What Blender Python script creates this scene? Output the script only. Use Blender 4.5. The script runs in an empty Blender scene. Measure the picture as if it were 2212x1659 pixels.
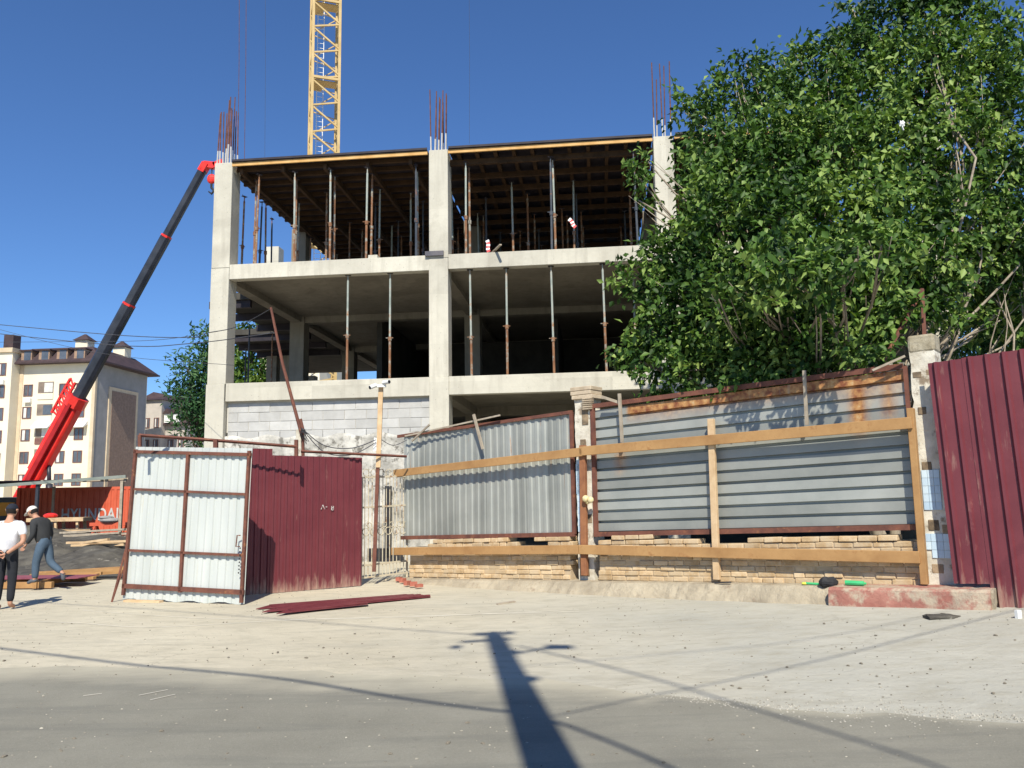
import bpy, bmesh, math, random
import numpy as np
from mathutils import Vector, Matrix
random.seed(7); rs = np.random.RandomState(11)
D = bpy.data
sc = bpy.context.scene
C = sc.collection
rad = math.radians
# ------------------------------------------------------------------ camera, world, sun, exposure
TH, PH, CH = rad(7.74), rad(.93), 1.7
FPX, CX, CY = 1766.0, 1106.0, 829.5
vR = Vector((1,0,0)); vU = Vector((0,-math.sin(TH),math.cos(TH))); vF = Vector((0,math.cos(TH),math.sin(TH)))
cr = math.cos(PH)*vR - math.sin(PH)*vU; cu = math.sin(PH)*vR + math.cos(PH)*vU
cam = D.objects.new('camera', D.cameras.new('camera')); C.objects.link(cam)
cam.matrix_world = Matrix(((cr.x,cu.x,-vF.x,0),(cr.y,cu.y,-vF.y,0),(cr.z,cu.z,-vF.z,CH),(0,0,0,1)))
cam.data.sensor_width = 36; cam.data.lens = 36*FPX/2212; cam.data.clip_end = 5000; cam.data.clip_start = .05
sc.camera = cam
SUN_EL, SUN_AZ = rad(46.5), rad(-1)          # shadows run along +Y, turned by SUN_AZ
w = D.worlds.new('World'); sc.world = w; w.use_nodes = True
nt = w.node_tree; sky = nt.nodes.new('ShaderNodeTexSky'); sky.sky_type = 'NISHITA'; sky.sun_disc = False
sky.sun_elevation = SUN_EL; sky.sun_rotation = rad(178); sky.air_density = 1.0; sky.dust_density = .25; sky.ozone_density = 3.2
sky.altitude = 700
bg = nt.nodes['Background']; bg.inputs[1].default_value = .088
tint = nt.nodes.new('ShaderNodeMix'); tint.data_type = 'RGBA'; tint.blend_type = 'MULTIPLY'; tint.inputs[0].default_value = 1; tint.inputs[7].default_value = (.62,.87,1.18,1)
nt.links.new(sky.outputs[0], tint.inputs[6]); nt.links.new(tint.outputs[2], bg.inputs[0])
sl = D.lights.new('sun', 'SUN'); sl.energy = 4.7; sl.angle = rad(.53); sl.color = (1,.94,.80)
sun = D.objects.new('sun', sl); C.objects.link(sun)
sdir = Vector((math.sin(SUN_AZ)*math.cos(SUN_EL), math.cos(SUN_AZ)*math.cos(SUN_EL), -math.sin(SUN_EL)))
sun.rotation_euler = sdir.to_track_quat('-Z','Y').to_euler(); sun.location = (5,-20,30)
sc.view_settings.view_transform = 'Standard'; sc.view_settings.look = 'None'
sc.view_settings.exposure = .45; sc.view_settings.gamma = 1

def ray(x, y): return vF + (x-CX)/FPX*cr - (y-CY)/FPX*cu
def atY(x, y, Y):
    d = ray(x, y); t = Y/d.y; return Vector((d.x*t, Y, CH+d.z*t))
def atZ(x, y, z=0.):
    d = ray(x, y); t = (z-CH)/d.z; return Vector((d.x*t, d.y*t, z))
# ------------------------------------------------------------------ helpers
def tag(o, label=None, cat=None, group=None, kind=None):
    if label: o['label'] = label
    if cat: o['category'] = cat
    if group: o['group'] = group
    if kind: o['kind'] = kind
    return o
def thing(name, label, cat, loc=(0,0,0), rz=0, group=None):
    o = D.objects.new(name, None); C.objects.link(o); o.location = loc; o.rotation_euler = (0,0,rz)
    o.empty_display_size = .1
    return tag(o, label, cat, group)
def copy_tree(o, parent=None):
    c = o.copy(); C.objects.link(c); c.parent = parent
    for ch in [q for q in C.objects if q.parent == o]: copy_tree(ch, c)
    return c
class Fr:
    def __init__(s, x, y, deg, z=0.):
        a = rad(deg); s.o = Vector((x,y,z)); s.U = Vector((math.cos(a),math.sin(a),0)); s.N = Vector((-math.sin(a),math.cos(a),0)); s.a = a
    def P(s, a, n, z): return s.o + s.U*a + s.N*n + Vector((0,0,z))
    def hit(s, x, y, n=0.):
        d = ray(x, y); o = s.o + s.N*n; t = o.dot(s.N)/d.dot(s.N)
        p = d*t + Vector((0,0,CH)); return (p-s.o).dot(s.U), p.z
WF = Fr(0,0,0)
def root_of(o):
    while o.parent: o = o.parent
    return o
class MB:
    def __init__(s): s.v = []; s.f = []; s.c = []
    def add(s, vs, fs, col=.5):
        b = len(s.v); s.v += [tuple(v) for v in vs]; s.f += [tuple(b+i for i in f) for f in fs]; s.c += [col]*len(fs); return s
    def hexa(s, p, col=.5):   # p: 4 bottom ccw + 4 top
        return s.add(p, [(3,2,1,0),(4,5,6,7),(0,1,5,4),(1,2,6,5),(2,3,7,6),(3,0,4,7)], col)
    def box(s, fr, a0, a1, n0, n1, z0, z1, col=.5):
        P = fr.P
        return s.hexa([P(a0,n0,z0),P(a1,n0,z0),P(a1,n1,z0),P(a0,n1,z0),P(a0,n0,z1),P(a1,n0,z1),P(a1,n1,z1),P(a0,n1,z1)], col)
    def bar(s, p0, p1, w, h=None, up=(0,0,1), w1=None, h1=None, col=.5):
        p0, p1 = Vector(p0), Vector(p1); h = h or w; w1 = w1 or w; h1 = h1 or h
        d = (p1-p0).normalized(); u = Vector(up)
        if abs(d.dot(u)) > .98: u = Vector((0,1,0))
        sd = d.cross(u).normalized(); u = sd.cross(d)
        def q(p, a, b): return [p-sd*a/2-u*b/2, p+sd*a/2-u*b/2, p+sd*a/2+u*b/2, p-sd*a/2+u*b/2]
        return s.add(q(p0,w,h)+q(p1,w1,h1), [(0,1,2,3),(7,6,5,4),(1,0,4,5),(2,1,5,6),(3,2,6,7),(0,3,7,4)], col)
    def tube(s, pts, r, n=6, cap=True, col=.5):
        pts = [Vector(p) for p in pts]; m = len(pts); rr = r if isinstance(r,(list,tuple)) else [r]*m
        b = len(s.v); prev = None
        for i, p in enumerate(pts):
            d = (pts[min(i+1,m-1)]-pts[max(i-1,0)]).normalized()
            if prev is None:
                u = Vector((0,0,1)) if abs(d.z) < .9 else Vector((1,0,0)); u = (u-d*u.dot(d)).normalized()
            else: u = (prev-d*prev.dot(d)).normalized()
            prev = u; sd = d.cross(u)
            for k in range(n):
                t = 2*math.pi*k/n; s.v.append(tuple(p+(u*math.cos(t)+sd*math.sin(t))*rr[i]))
        for i in range(m-1):
            for k in range(n):
                k2 = (k+1)%n; s.f.append((b+i*n+k, b+i*n+k2, b+(i+1)*n+k2, b+(i+1)*n+k)); s.c.append(col)
        if cap:
            s.f.append(tuple(b+k for k in range(n))[::-1]); s.f.append(tuple(b+(m-1)*n+k for k in range(n))); s.c += [col]*2
        return s
    def ball(s, c, rx, ry=None, rz=None, nu=10, nv=7, fn=None, col=.5):
        ry = ry or rx; rz = rz or rx; c = Vector(c); b = len(s.v)
        for j in range(nv+1):
            ph = math.pi*j/nv
            for i in range(nu):
                t = 2*math.pi*i/nu; q = Vector((math.sin(ph)*math.cos(t), math.sin(ph)*math.sin(t), math.cos(ph)))
                k = fn(q) if fn else 1.
                s.v.append(tuple(c+Vector((q.x*rx*k, q.y*ry*k, q.z*rz*k))))
        for j in range(nv):
            for i in range(nu):
                i2 = (i+1)%nu; s.f.append((b+j*nu+i, b+(j+1)*nu+i, b+(j+1)*nu+i2, b+j*nu+i2)); s.c.append(col)
        return s
    def prism(s, poly, d, col=.5):   # poly: list of Vector, extruded by vector d
        n = len(poly); return s.add(list(poly)+[Vector(p)+Vector(d) for p in poly], [tuple(range(n))[::-1], tuple(range(n,2*n))]+[(i,(i+1)%n,n+(i+1)%n,n+i) for i in range(n)], col)
    def build(s, name, m, parent=None, bevel=0, smooth=False, solid=0, kind=None):
        if parent is None:
            a = np.array(s.v); org = Vector(((a[:,0].min()+a[:,0].max())/2, (a[:,1].min()+a[:,1].max())/2, a[:,2].min())); M = Matrix.Translation(org)
        else:
            r = root_of(parent); M = Matrix.Translation(r.location) @ r.rotation_euler.to_matrix().to_4x4(); org = Vector((0,0,0))
        Mi = M.inverted(); me = D.meshes.new(name)
        vs = [tuple(Mi @ Vector(v)) for v in s.v]
        me.from_pydata(vs, [], s.f)
        at = me.attributes.new('var', 'FLOAT', 'FACE'); at.data.foreach_set('value', s.c)
        bm = bmesh.new(); bm.from_mesh(me); bmesh.ops.recalc_face_normals(bm, faces=bm.faces); bm.to_mesh(me); bm.free()
        me.materials.append(m); o = D.objects.new(name, me); C.objects.link(o)
        if parent is None: o.location = org
        else: o.parent = parent
        if smooth:
            for p in me.polygons: p.use_smooth = True
        if solid: md = o.modifiers.new('solid','SOLIDIFY'); md.thickness = solid; md.offset = 0
        if bevel: md = o.modifiers.new('bevel','BEVEL'); md.width = bevel; md.segments = 2; md.limit_method = 'ANGLE'
        if kind: o['kind'] = kind
        return o
def one(mb, name, m, label, cat, group=None, **k): return tag(mb.build(name, m, **k), label, cat, group)
# ------------------------------------------------------------------ materials
def lin(c): return tuple(((x/12.92) if x <= .04045 else ((x+.055)/1.055)**2.4) for x in c)
def newmat(name):
    m = D.materials.new(name); m.use_nodes = True; n = m.node_tree; return m, n, n.nodes['Principled BSDF']
def nd(n, t, **k):
    q = n.nodes.new(t)
    for a, b in k.items(): setattr(q, a, b)
    return q
def noise(n, scale, detail=5, rough=.6, vec=None, dist=0):
    q = nd(n, 'ShaderNodeTexNoise'); q.inputs['Scale'].default_value = scale; q.inputs['Detail'].default_value = detail
    q.inputs['Roughness'].default_value = rough; q.inputs['Distortion'].default_value = dist
    if vec: n.links.new(vec, q.inputs['Vector'])
    return q
def ramp(n, fac, stops):
    q = nd(n, 'ShaderNodeValToRGB'); e = q.color_ramp.elements
    while len(e) < len(stops): e.new(.5)
    for i, (p, c) in enumerate(stops): e[i].position = p; e[i].color = (c if isinstance(c,(tuple,list)) else (c,c,c)) + ((1,) if not isinstance(c,(tuple,list)) or len(c)==3 else ())
    n.links.new(fac, q.inputs[0]); return q
def mixc(n, fac, a, b, blend='MIX'):
    q = nd(n, 'ShaderNodeMix', data_type='RGBA', blend_type=blend)
    for s, v in ((0,fac),(6,a),(7,b)):
        if hasattr(v,'links') or hasattr(v,'is_linked'): n.links.new(v, q.inputs[s])
        elif s == 0: q.inputs[0].default_value = v
        else: q.inputs[s].default_value = tuple(v)+(1,)
    return q.outputs[2]
def math_(n, op, a, b=None, c=None):
    q = nd(n, 'ShaderNodeMath', operation=op)
    for i, v in enumerate((a,b,c)):
        if v is None: continue
        if hasattr(v,'is_linked'): n.links.new(v, q.inputs[i])
        else: q.inputs[i].default_value = v
    return q.outputs[0]
def objco(n, sx=1, sy=1, sz=1, rnd=False, world=False):
    if world: src = nd(n,'ShaderNodeNewGeometry').outputs['Position']
    else: src = nd(n,'ShaderNodeTexCoord').outputs['Object']
    mp = nd(n,'ShaderNodeMapping'); mp.inputs['Scale'].default_value = (sx,sy,sz); n.links.new(src, mp.inputs['Vector'])
    if rnd:
        oi = nd(n,'ShaderNodeObjectInfo'); cx = nd(n,'ShaderNodeCombineXYZ')
        for i in range(3): n.links.new(math_(n,'MULTIPLY',oi.outputs['Random'],37.+i*11), cx.inputs[i])
        n.links.new(cx.outputs[0], mp.inputs['Location'])
    return mp.outputs[0]
def bump(n, b, h, strength=.3, dist=.02):
    q = nd(n,'ShaderNodeBump'); q.inputs['Strength'].default_value = strength; q.inputs['Distance'].default_value = dist
    n.links.new(h, q.inputs['Height']); n.links.new(q.outputs[0], b.inputs['Normal'])
def mat(name, c1, c2, scale=2., rough=.85, metal=0., bs=.25, bscale=30., c3=None, s3=9., t3=(.6,.7), co=(1,1,1), var=0., rnd=False, spec=.3, bd=.01):
    m, n, b = newmat(name); v = objco(n, *co, rnd=rnd)
    a = noise(n, scale, 7, .62, v); col = ramp(n, a.outputs[0], [(.35,c1),(.65,c2)]).outputs[0]
    if c3:
        q = noise(n, s3, 8, .7, v); col = mixc(n, ramp(n, q.outputs[0], [(t3[0],0.),(t3[1],1.)]).outputs[0], col, c3)
    if var:
        at = nd(n,'ShaderNodeAttribute', attribute_name='var'); col2 = mixc(n, 1., col, nd(n,'ShaderNodeCombineColor').outputs[0], 'MULTIPLY')
        cc = n.nodes[-1] if False else None
        g = math_(n,'ADD', math_(n,'MULTIPLY', at.outputs['Fac'], 2*var), 1-var)
        cb = nd(n,'ShaderNodeCombineXYZ'); [n.links.new(g, cb.inputs[i]) for i in range(3)]
        col = mixc(n, 1., col, cb.outputs[0], 'MULTIPLY')
    n.links.new(col, b.inputs['Base Color'])
    b.inputs['Roughness'].default_value = rough; b.inputs['Metallic'].default_value = metal; b.inputs['Specular IOR Level'].default_value = spec
    if bs: bump(n, b, noise(n, bscale, 6, .7, v).outputs[0], bs, bd)
    return m
M = {}
def concrete(name, light, dark, stain):
    m, n, b = newmat(name); v = objco(n)
    a = noise(n, .9, 8, .65, v); col = ramp(n, a.outputs[0], [(.3,dark),(.62,light)]).outputs[0]
    sx_ = nd(n,'ShaderNodeSeparateXYZ'); n.links.new(v, sx_.inputs[0]); cx_ = nd(n,'ShaderNodeCombineXYZ')
    n.links.new(math_(n,'FLOOR', math_(n,'MULTIPLY', sx_.outputs[0], .61)), cx_.inputs[0]); n.links.new(math_(n,'FLOOR', math_(n,'MULTIPLY', math_(n,'ADD', sx_.outputs[2], .1), .41)), cx_.inputs[2])
    wn = nd(n,'ShaderNodeTexWhiteNoise'); n.links.new(cx_.outputs[0], wn.inputs[0]); gg = math_(n,'ADD', math_(n,'MULTIPLY', wn.outputs[0], .20), .84)
    cg = nd(n,'ShaderNodeCombineXYZ'); [n.links.new(gg, cg.inputs[i]) for i in range(3)]; col = mixc(n, 1., col, cg.outputs[0], 'MULTIPLY')
    pt_ = noise(n, .45, 5, .6, v, 1.); col = mixc(n, math_(n,'MULTIPLY',ramp(n, pt_.outputs[0], [(.55,0.),(.62,1.)]).outputs[0],.45), col, stain)
    vs = objco(n, 5, 5, .5); s1 = noise(n, 1., 6, .6, vs); col = mixc(n, math_(n,'MULTIPLY',ramp(n, s1.outputs[0], [(.50,0.),(.72,1.)]).outputs[0],.55), col, stain)
    f = noise(n, 26, 4, .7, v); col = mixc(n, math_(n,'MULTIPLY',ramp(n, f.outputs[0], [(.62,0.),(.72,1.)]).outputs[0],.4), col, dark)
    jz = math_(n,'FRACT', math_(n,'MULTIPLY', math_(n,'ADD', sx_.outputs[2], .3), .82)); jl = ramp(n, jz, [(.0,1.),(.018,0.)]).outputs[0]
    col = mixc(n, math_(n,'MULTIPLY', jl, .45), col, dark)
    hv_ = nd(n,'ShaderNodeTexVoronoi'); hv_.inputs['Scale'].default_value = 7.; n.links.new(v, hv_.inputs['Vector']); col = mixc(n, math_(n,'MULTIPLY',ramp(n, hv_.outputs[0], [(.05,1.),(.10,0.)]).outputs[0],.55), col, (.16,.145,.12))
    n.links.new(col, b.inputs['Base Color']); b.inputs['Roughness'].default_value = .9; b.inputs['Specular IOR Level'].default_value = .2
    bump(n, b, noise(n, 12, 8, .7, v).outputs[0], .35, .02); return m
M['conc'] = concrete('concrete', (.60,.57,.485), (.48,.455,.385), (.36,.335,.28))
M['conc_shade'] = concrete('shade_concrete', (.30,.275,.225), (.22,.20,.165), (.17,.15,.12))  # darkened copy of the concrete: interior shade put into the colour
M['shadewall'] = mat('shade_dark_wall', (.05,.047,.042), (.08,.075,.066), 2, .95)  # near-black walls, the depth of interior shade painted into the colour
M['block'] = mat('cement_block', (.43,.425,.41), (.51,.505,.49), 3, .95, bs=.3, bscale=60, var=.11)
M['mortar'] = mat('mortar', (.45,.43,.38), (.55,.52,.46), 4, .95)
M['plaster'] = mat('rough_plaster', (.28,.27,.245), (.60,.58,.53), 2.4, .95, bs=.5, bscale=14, c3=(.17,.16,.14), s3=3.8, t3=(.53,.62), bd=.03)
M['whiteplaster'] = mat('white_plaster', (.50,.45,.36), (.74,.70,.60), 3.5, .95, bs=.5, bscale=16, c3=(.28,.22,.16), s3=5, t3=(.54,.64), bd=.02)
M['brick'] = mat('old_brick', (.44,.305,.165), (.55,.40,.235), 5, .95, bs=.6, bscale=35, var=.17, c3=(.55,.43,.28), s3=5, t3=(.42,.6))
M['edge'] = mat('yellow_edge_board', (.50,.28,.09), (.66,.40,.16), 2, .75, bs=.1)
M['lumber'] = mat('orange_lumber', (.31,.165,.065), (.43,.25,.105), 2.2, .75, bs=.2, bscale=30, c3=(.27,.12,.045), s3=4.3, t3=(.58,.72))
M['paleWood'] = mat('pale_wood', (.50,.34,.19), (.64,.47,.29), 4, .8, bs=.2)
M['greyWood'] = mat('weathered_wood', (.30,.25,.19), (.44,.38,.30), 6, .9, bs=.3)
M['formwood'] = mat('shade_dark_formwork', (.042,.023,.012), (.080,.043,.021), 3, .85, bs=.2, c3=(.07,.04,.02), s3=4)  # timber tone lowered so its colour carries the shade under the deck
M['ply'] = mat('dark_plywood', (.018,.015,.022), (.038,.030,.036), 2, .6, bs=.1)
M['rust'] = mat('rusty_steel', (.11,.045,.035), (.19,.075,.05), 5, .8, bs=.3, c3=(.30,.13,.06), s3=8, t3=(.58,.7))
M['rebar'] = mat('rebar_rust', (.10,.040,.030), (.18,.080,.055), 6, .8, bs=.2)
M['rebarW'] = mat('rebar_cement', (.45,.42,.38), (.55,.52,.48), 6, .8, bs=.2)
M['propA'] = mat('prop_rust', (.19,.085,.042), (.29,.15,.08), 3, .75, bs=.2, c3=(.30,.30,.26), s3=4, t3=(.5,.6), rnd=True)
M['propB'] = mat('prop_green', (.26,.30,.27), (.42,.44,.40), 3, .7, bs=.2, c3=(.34,.18,.09), s3=3, t3=(.55,.65), rnd=True)
M['propC'] = mat('prop_dark', (.045,.055,.075), (.085,.095,.11), 3, .6, bs=.2, c3=(.25,.11,.07), s3=3, t3=(.58,.66), rnd=True)
M['craneY'] = mat('crane_yellow', (.47,.325,.13), (.57,.42,.20), 1.3, .55, bs=.05, c3=(.30,.18,.07), s3=2.2, t3=(.62,.75))
M['craneR'] = mat('crane_red', (.62,.02,.02), (.80,.05,.035), 1.5, .4, bs=.02)
M['craneB'] = mat('crane_black', (.022,.026,.036), (.045,.05,.065), 1.2, .4, bs=.02)
M['black'] = mat('black_rubber', (.015,.015,.017), (.035,.035,.04), 6, .7)
M['maroonD'] = mat('dusty_maroon_sheet', (.135,.028,.037), (.175,.040,.050), 1.2, .5, bs=.03, bscale=8, c3=(.27,.11,.10), s3=3.5, t3=(.62,.8), spec=.4)
M['maroon'] = mat('maroon_sheet', (.120,.021,.029), (.152,.032,.040), 1.2, .42, bs=.03, bscale=8, c3=(.23,.075,.07), s3=3.5, t3=(.66,.8), spec=.45)
for key in ('maroon','maroonD'):
    m = M[key]; n = m.node_tree; b = n.nodes['Principled BSDF']; src = b.inputs['Base Color'].links[0].from_socket
    sp = nd(n,'ShaderNodeSeparateXYZ'); n.links.new(nd(n,'ShaderNodeTexCoord').outputs['Object'], sp.inputs[0])
    low = ramp(n, sp.outputs[2], [(.0,1.),(.45,0.)]).outputs[0]; stv = noise(n, 1., 8, .7, objco(n, 9, 9, 1.4))
    f = math_(n,'MULTIPLY', ramp(n, math_(n,'ADD', math_(n,'MULTIPLY',low,.28), stv.outputs[0]), [(.60,0.),(.82,1.)]).outputs[0], .75)
    c_ = mixc(n, f, src, (.40,.27,.21)); sc2 = noise(n, 1., 6, .8, objco(n, 22, 22, 2.5)); c_ = mixc(n, math_(n,'MULTIPLY',ramp(n, sc2.outputs[0], [(.69,0.),(.73,1.)]).outputs[0],.5), c_, (.42,.30,.27))
    n.links.new(c_, b.inputs['Base Color']); b.inputs['Roughness'].default_value = .5
M['maroonF'] = mat('dented_maroon', (.13,.025,.032), (.18,.045,.05), 3, .5, bs=.3, bscale=5, bd=.03, c3=(.26,.12,.11), s3=5, t3=(.62,.75))
M['creamWall'] = mat('cream_render', (.68,.61,.47), (.76,.69,.54), .3, .95, bs=.05)
M['greyWall'] = mat('grey_render', (.25,.245,.24), (.31,.30,.295), .5, .95, bs=.05)
M['brownroof'] = mat('brown_roof', (.045,.030,.032), (.070,.045,.048), 1., .7, bs=.1)
M['lattice'] = mat('brown_panel', (.20,.14,.11), (.27,.19,.15), 3, .9, bs=.5, bscale=5, bd=.1)
M['trim'] = mat('beige_trim', (.50,.40,.28), (.60,.49,.35), 1, .9)
M['brownframe'] = mat('brown_frame', (.14,.07,.06), (.20,.10,.08), 3, .6)
M['white'] = mat('white_paint', (.74,.74,.72), (.82,.82,.80), 3, .6, bs=.03)
M['contR'] = mat('container_orange', (.50,.085,.040), (.60,.125,.065), 1.2, .6, bs=.05, c3=(.35,.08,.03), s3=3, t3=(.66,.78))
M['shade_rubble'] = mat('shade_dark_rubble', (.055,.05,.045), (.13,.12,.10), 2.5, .95, bs=.8, bscale=9, bd=.06, c3=(.40,.37,.31), s3=3, t3=(.62,.7))  # rubble darkened in its colour to stand in for shade
M['bark'] = mat('tree_bark', (.20,.16,.12), (.36,.31,.24), 8, .9, bs=.5, bscale=25)
M['bark2'] = mat('dark_bark', (.07,.05,.04), (.14,.10,.07), 8, .9, bs=.5)
M['iron'] = mat('painted_iron', (.42,.37,.27), (.56,.50,.38), 4, .75, bs=.2, c3=(.30,.17,.09), s3=7, t3=(.55,.65))
M['glassd'] = mat('window_glass', (.06,.07,.085), (.11,.12,.14), .8, .12, bs=0, spec=.8)
M['curtain'] = mat('white_curtain', (.5,.5,.48), (.62,.62,.6), 2, .9)
M['ledge'] = mat('ledge_concrete', (.29,.245,.18), (.45,.39,.29), 2.2, .95, bs=.9, bscale=9, bd=.05, c3=(.27,.21,.15), s3=4, t3=(.58,.7))
M['redkerb'] = mat('red_painted_kerb', (.29,.115,.09), (.38,.18,.14), 4, .9, bs=.8, bscale=9, bd=.03, c3=(.44,.36,.27), s3=3.6, t3=(.45,.58))
M['tile'] = None
M['skin'] = mat('skin', (.42,.22,.14), (.50,.27,.18), 8, .6, bs=.05)
M['stone'] = mat('stone', (.14,.12,.09), (.26,.23,.18), 20, .95, bs=.3)
M['chalk'] = mat('white_string', (.46,.43,.36), (.54,.51,.44), 5, .8, bs=0)
# galvanised sheet (vertical ribs) and the one with rust stains
def galv(name, rusty):
    m, n, b = newmat(name); v = objco(n)
    a = noise(n, 1.1, 6, .6, v); col = ramp(n, a.outputs[0], [(.3,(.265,.278,.258)),(.7,(.38,.388,.358))]).outputs[0]
    at = nd(n,'ShaderNodeAttribute', attribute_name='var'); g = math_(n,'ADD', math_(n,'MULTIPLY',at.outputs['Fac'],.36), .82)
    cb = nd(n,'ShaderNodeCombineXYZ'); [n.links.new(g, cb.inputs[i]) for i in range(3)]
    col = mixc(n, 1., col, cb.outputs[0], 'MULTIPLY')
    st = noise(n, 1.4, 6, .65, objco(n, 9, 9, .7)); sp = nd(n,'ShaderNodeSeparateXYZ'); n.links.new(nd(n,'ShaderNodeTexCoord').outputs['Object'], sp.inputs[0])
    if rusty:
        at2 = nd(n,'ShaderNodeAttribute', attribute_name='rustm'); mask = math_(n,'MULTIPLY', at2.outputs['Fac'], ramp(n, st.outputs[0], [(.16,0.),(.42,1.)]).outputs[0])
    else: mask = math_(n,'MULTIPLY', ramp(n, st.outputs[0], [(.62,0.),(.72,1.)]).outputs[0], math_(n,'SMOOTH_MIN', 1., math_(n,'MULTIPLY', math_(n,'MAXIMUM', math_(n,'SUBTRACT', sp.outputs[2], 1.6), 0.), 1.6), .1))
    rc = ramp(n, noise(n, 9, 5, .6, v).outputs[0], [(.35,(.22,.07,.03)),(.6,(.52,.27,.10)),(.75,(.62,.47,.26))]).outputs[0]
    col = mixc(n, mask, col, rc); n.links.new(col, b.inputs['Base Color'])
    b.inputs['Metallic'].default_value = .25; b.inputs['Roughness'].default_value = .55; bump(n, b, noise(n, 3, 3, .5, v).outputs[0], .15, .02); return m
M['galv'] = galv('galvanised_sheet', False); M['galvR'] = galv('rust_stained_sheet', True)
M['whitesheet'] = mat('white_sheet', (.46,.49,.47), (.54,.565,.545), .9, .5, bs=.03, bscale=5, c3=(.52,.47,.34), s3=1.3, t3=(.62,.74), co=(4,4,.4))
m, n, b = newmat('blue_tiles'); tb = nd(n,'ShaderNodeAttribute', attribute_name='var')
n.links.new(ramp(n, tb.outputs['Fac'], [(0.,(.42,.56,.70)),(1.,(.60,.72,.80))]).outputs[0], b.inputs['Base Color']); b.inputs['Roughness'].default_value = .25; M['tile'] = m
def leafmat(name, c1, c2, c3, tr=.35):
    m, n, b = newmat(name); at = nd(n,'ShaderNodeAttribute', attribute_name='var')
    col = ramp(n, at.outputs['Fac'], [(0.,c1),(.55,c2),(1.,c3)]).outputs[0]
    n.links.new(col, b.inputs['Base Color']); b.inputs['Roughness'].default_value = .5; b.inputs['Specular IOR Level'].default_value = .22
    t = nd(n,'ShaderNodeBsdfTranslucent'); n.links.new(mixc(n, 1., col, (1.3,1.5,.6), 'MULTIPLY'), t.inputs[0])
    mx = nd(n,'ShaderNodeMixShader'); mx.inputs[0].default_value = tr; n.links.new(b.outputs[0], mx.inputs[1]); n.links.new(t.outputs[0], mx.inputs[2])
    n.links.new(mx.outputs[0], n.nodes['Material Output'].inputs[0]); return m
M['leaf'] = leafmat('broad_leaf', (.014,.040,.008), (.072,.145,.025), (.24,.33,.085), .18)
M['pineleaf'] = leafmat('dark_needle_leaf', (.020,.060,.022), (.045,.115,.042), (.10,.19,.07), .2)
M['yleaf'] = leafmat('yellow_green_leaf', (.04,.09,.02), (.09,.16,.03), (.17,.25,.05), .3)
def cloth(name, c): return mat(name, tuple(x*.85 for x in c), c, 9, .9, bs=.3, bscale=22, bd=.015)
M['shirtW'] = cloth('white_cotton', (.78,.78,.80)); M['trouB'] = cloth('black_cloth', (.022,.024,.030)); M['capB'] = cloth('navy_cap', (.018,.022,.035))
M['shirtG'] = cloth('charcoal_knit', (.040,.042,.045)); M['jeans'] = cloth('blue_denim', (.075,.115,.165)); M['capW'] = cloth('white_cap', (.66,.64,.60)); M['shoe'] = cloth('grey_shoe', (.10,.11,.13)); M['hair'] = cloth('dark_hair', (.02,.016,.014))
M['rope'] = mat('steel_rope', (.05,.05,.06), (.09,.09,.10), 5, .6, bs=0)
M['plasticG'] = mat('green_plastic', (.05,.42,.16), (.08,.5,.2), 5, .4, bs=0); M['plasticY'] = mat('yellow_plastic', (.6,.62,.08), (.7,.7,.1), 5, .4, bs=0)
M['brickred'] = mat('red_brick_chip', (.34,.10,.07), (.44,.16,.11), 6, .9)
# ------------------------------------------------------------------ ground and road
def sm(x, a, b):
    t = max(0., min(1., (x-a)/(b-a))); return t*t*(3-2*t)
def gz(x, y):
    t = max(0., x+2.3); q = .0038*min(t,8.)**2 + .05*max(0.,min(t-8.,12.))
    return q*sm(y, 3, 10)*(1-sm(y, 18, 30))
def redge(x): # y of the asphalt edge
    return np.interp(x, [-60,-9,-5,-2,.2,1.2,2.3,3.4,6,60], [9.6,9.2,8.85,8.45,7.8,7.0,6.45,6.15,5.5,4.6])
gx = sorted(set([-2500,-1200,-600,-300,-150,-90,-60]+[-40+i*.5 for i in range(161)]+[60,90,150,300,600,1200,2500]))
gy = sorted(set([-60,-30,-15,-8]+[-4+i*.5 for i in range(100)]+[52,60,80,120,200,400,800,1600,3000]))
mb = MB(); mb.v = [(x,y,gz(x,y)+(.006*math.sin(x*1.7+y)*math.sin(y*2.1) if 8<y<40 and abs(x)<35 else 0)) for y in gy for x in gx]; L = len(gx)
mb.f = [(j*L+i, j*L+i+1, (j+1)*L+i+1, (j+1)*L+i) for j in range(len(gy)-1) for i in range(L-1)]; mb.c = [.5]*len(mb.f)
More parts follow.
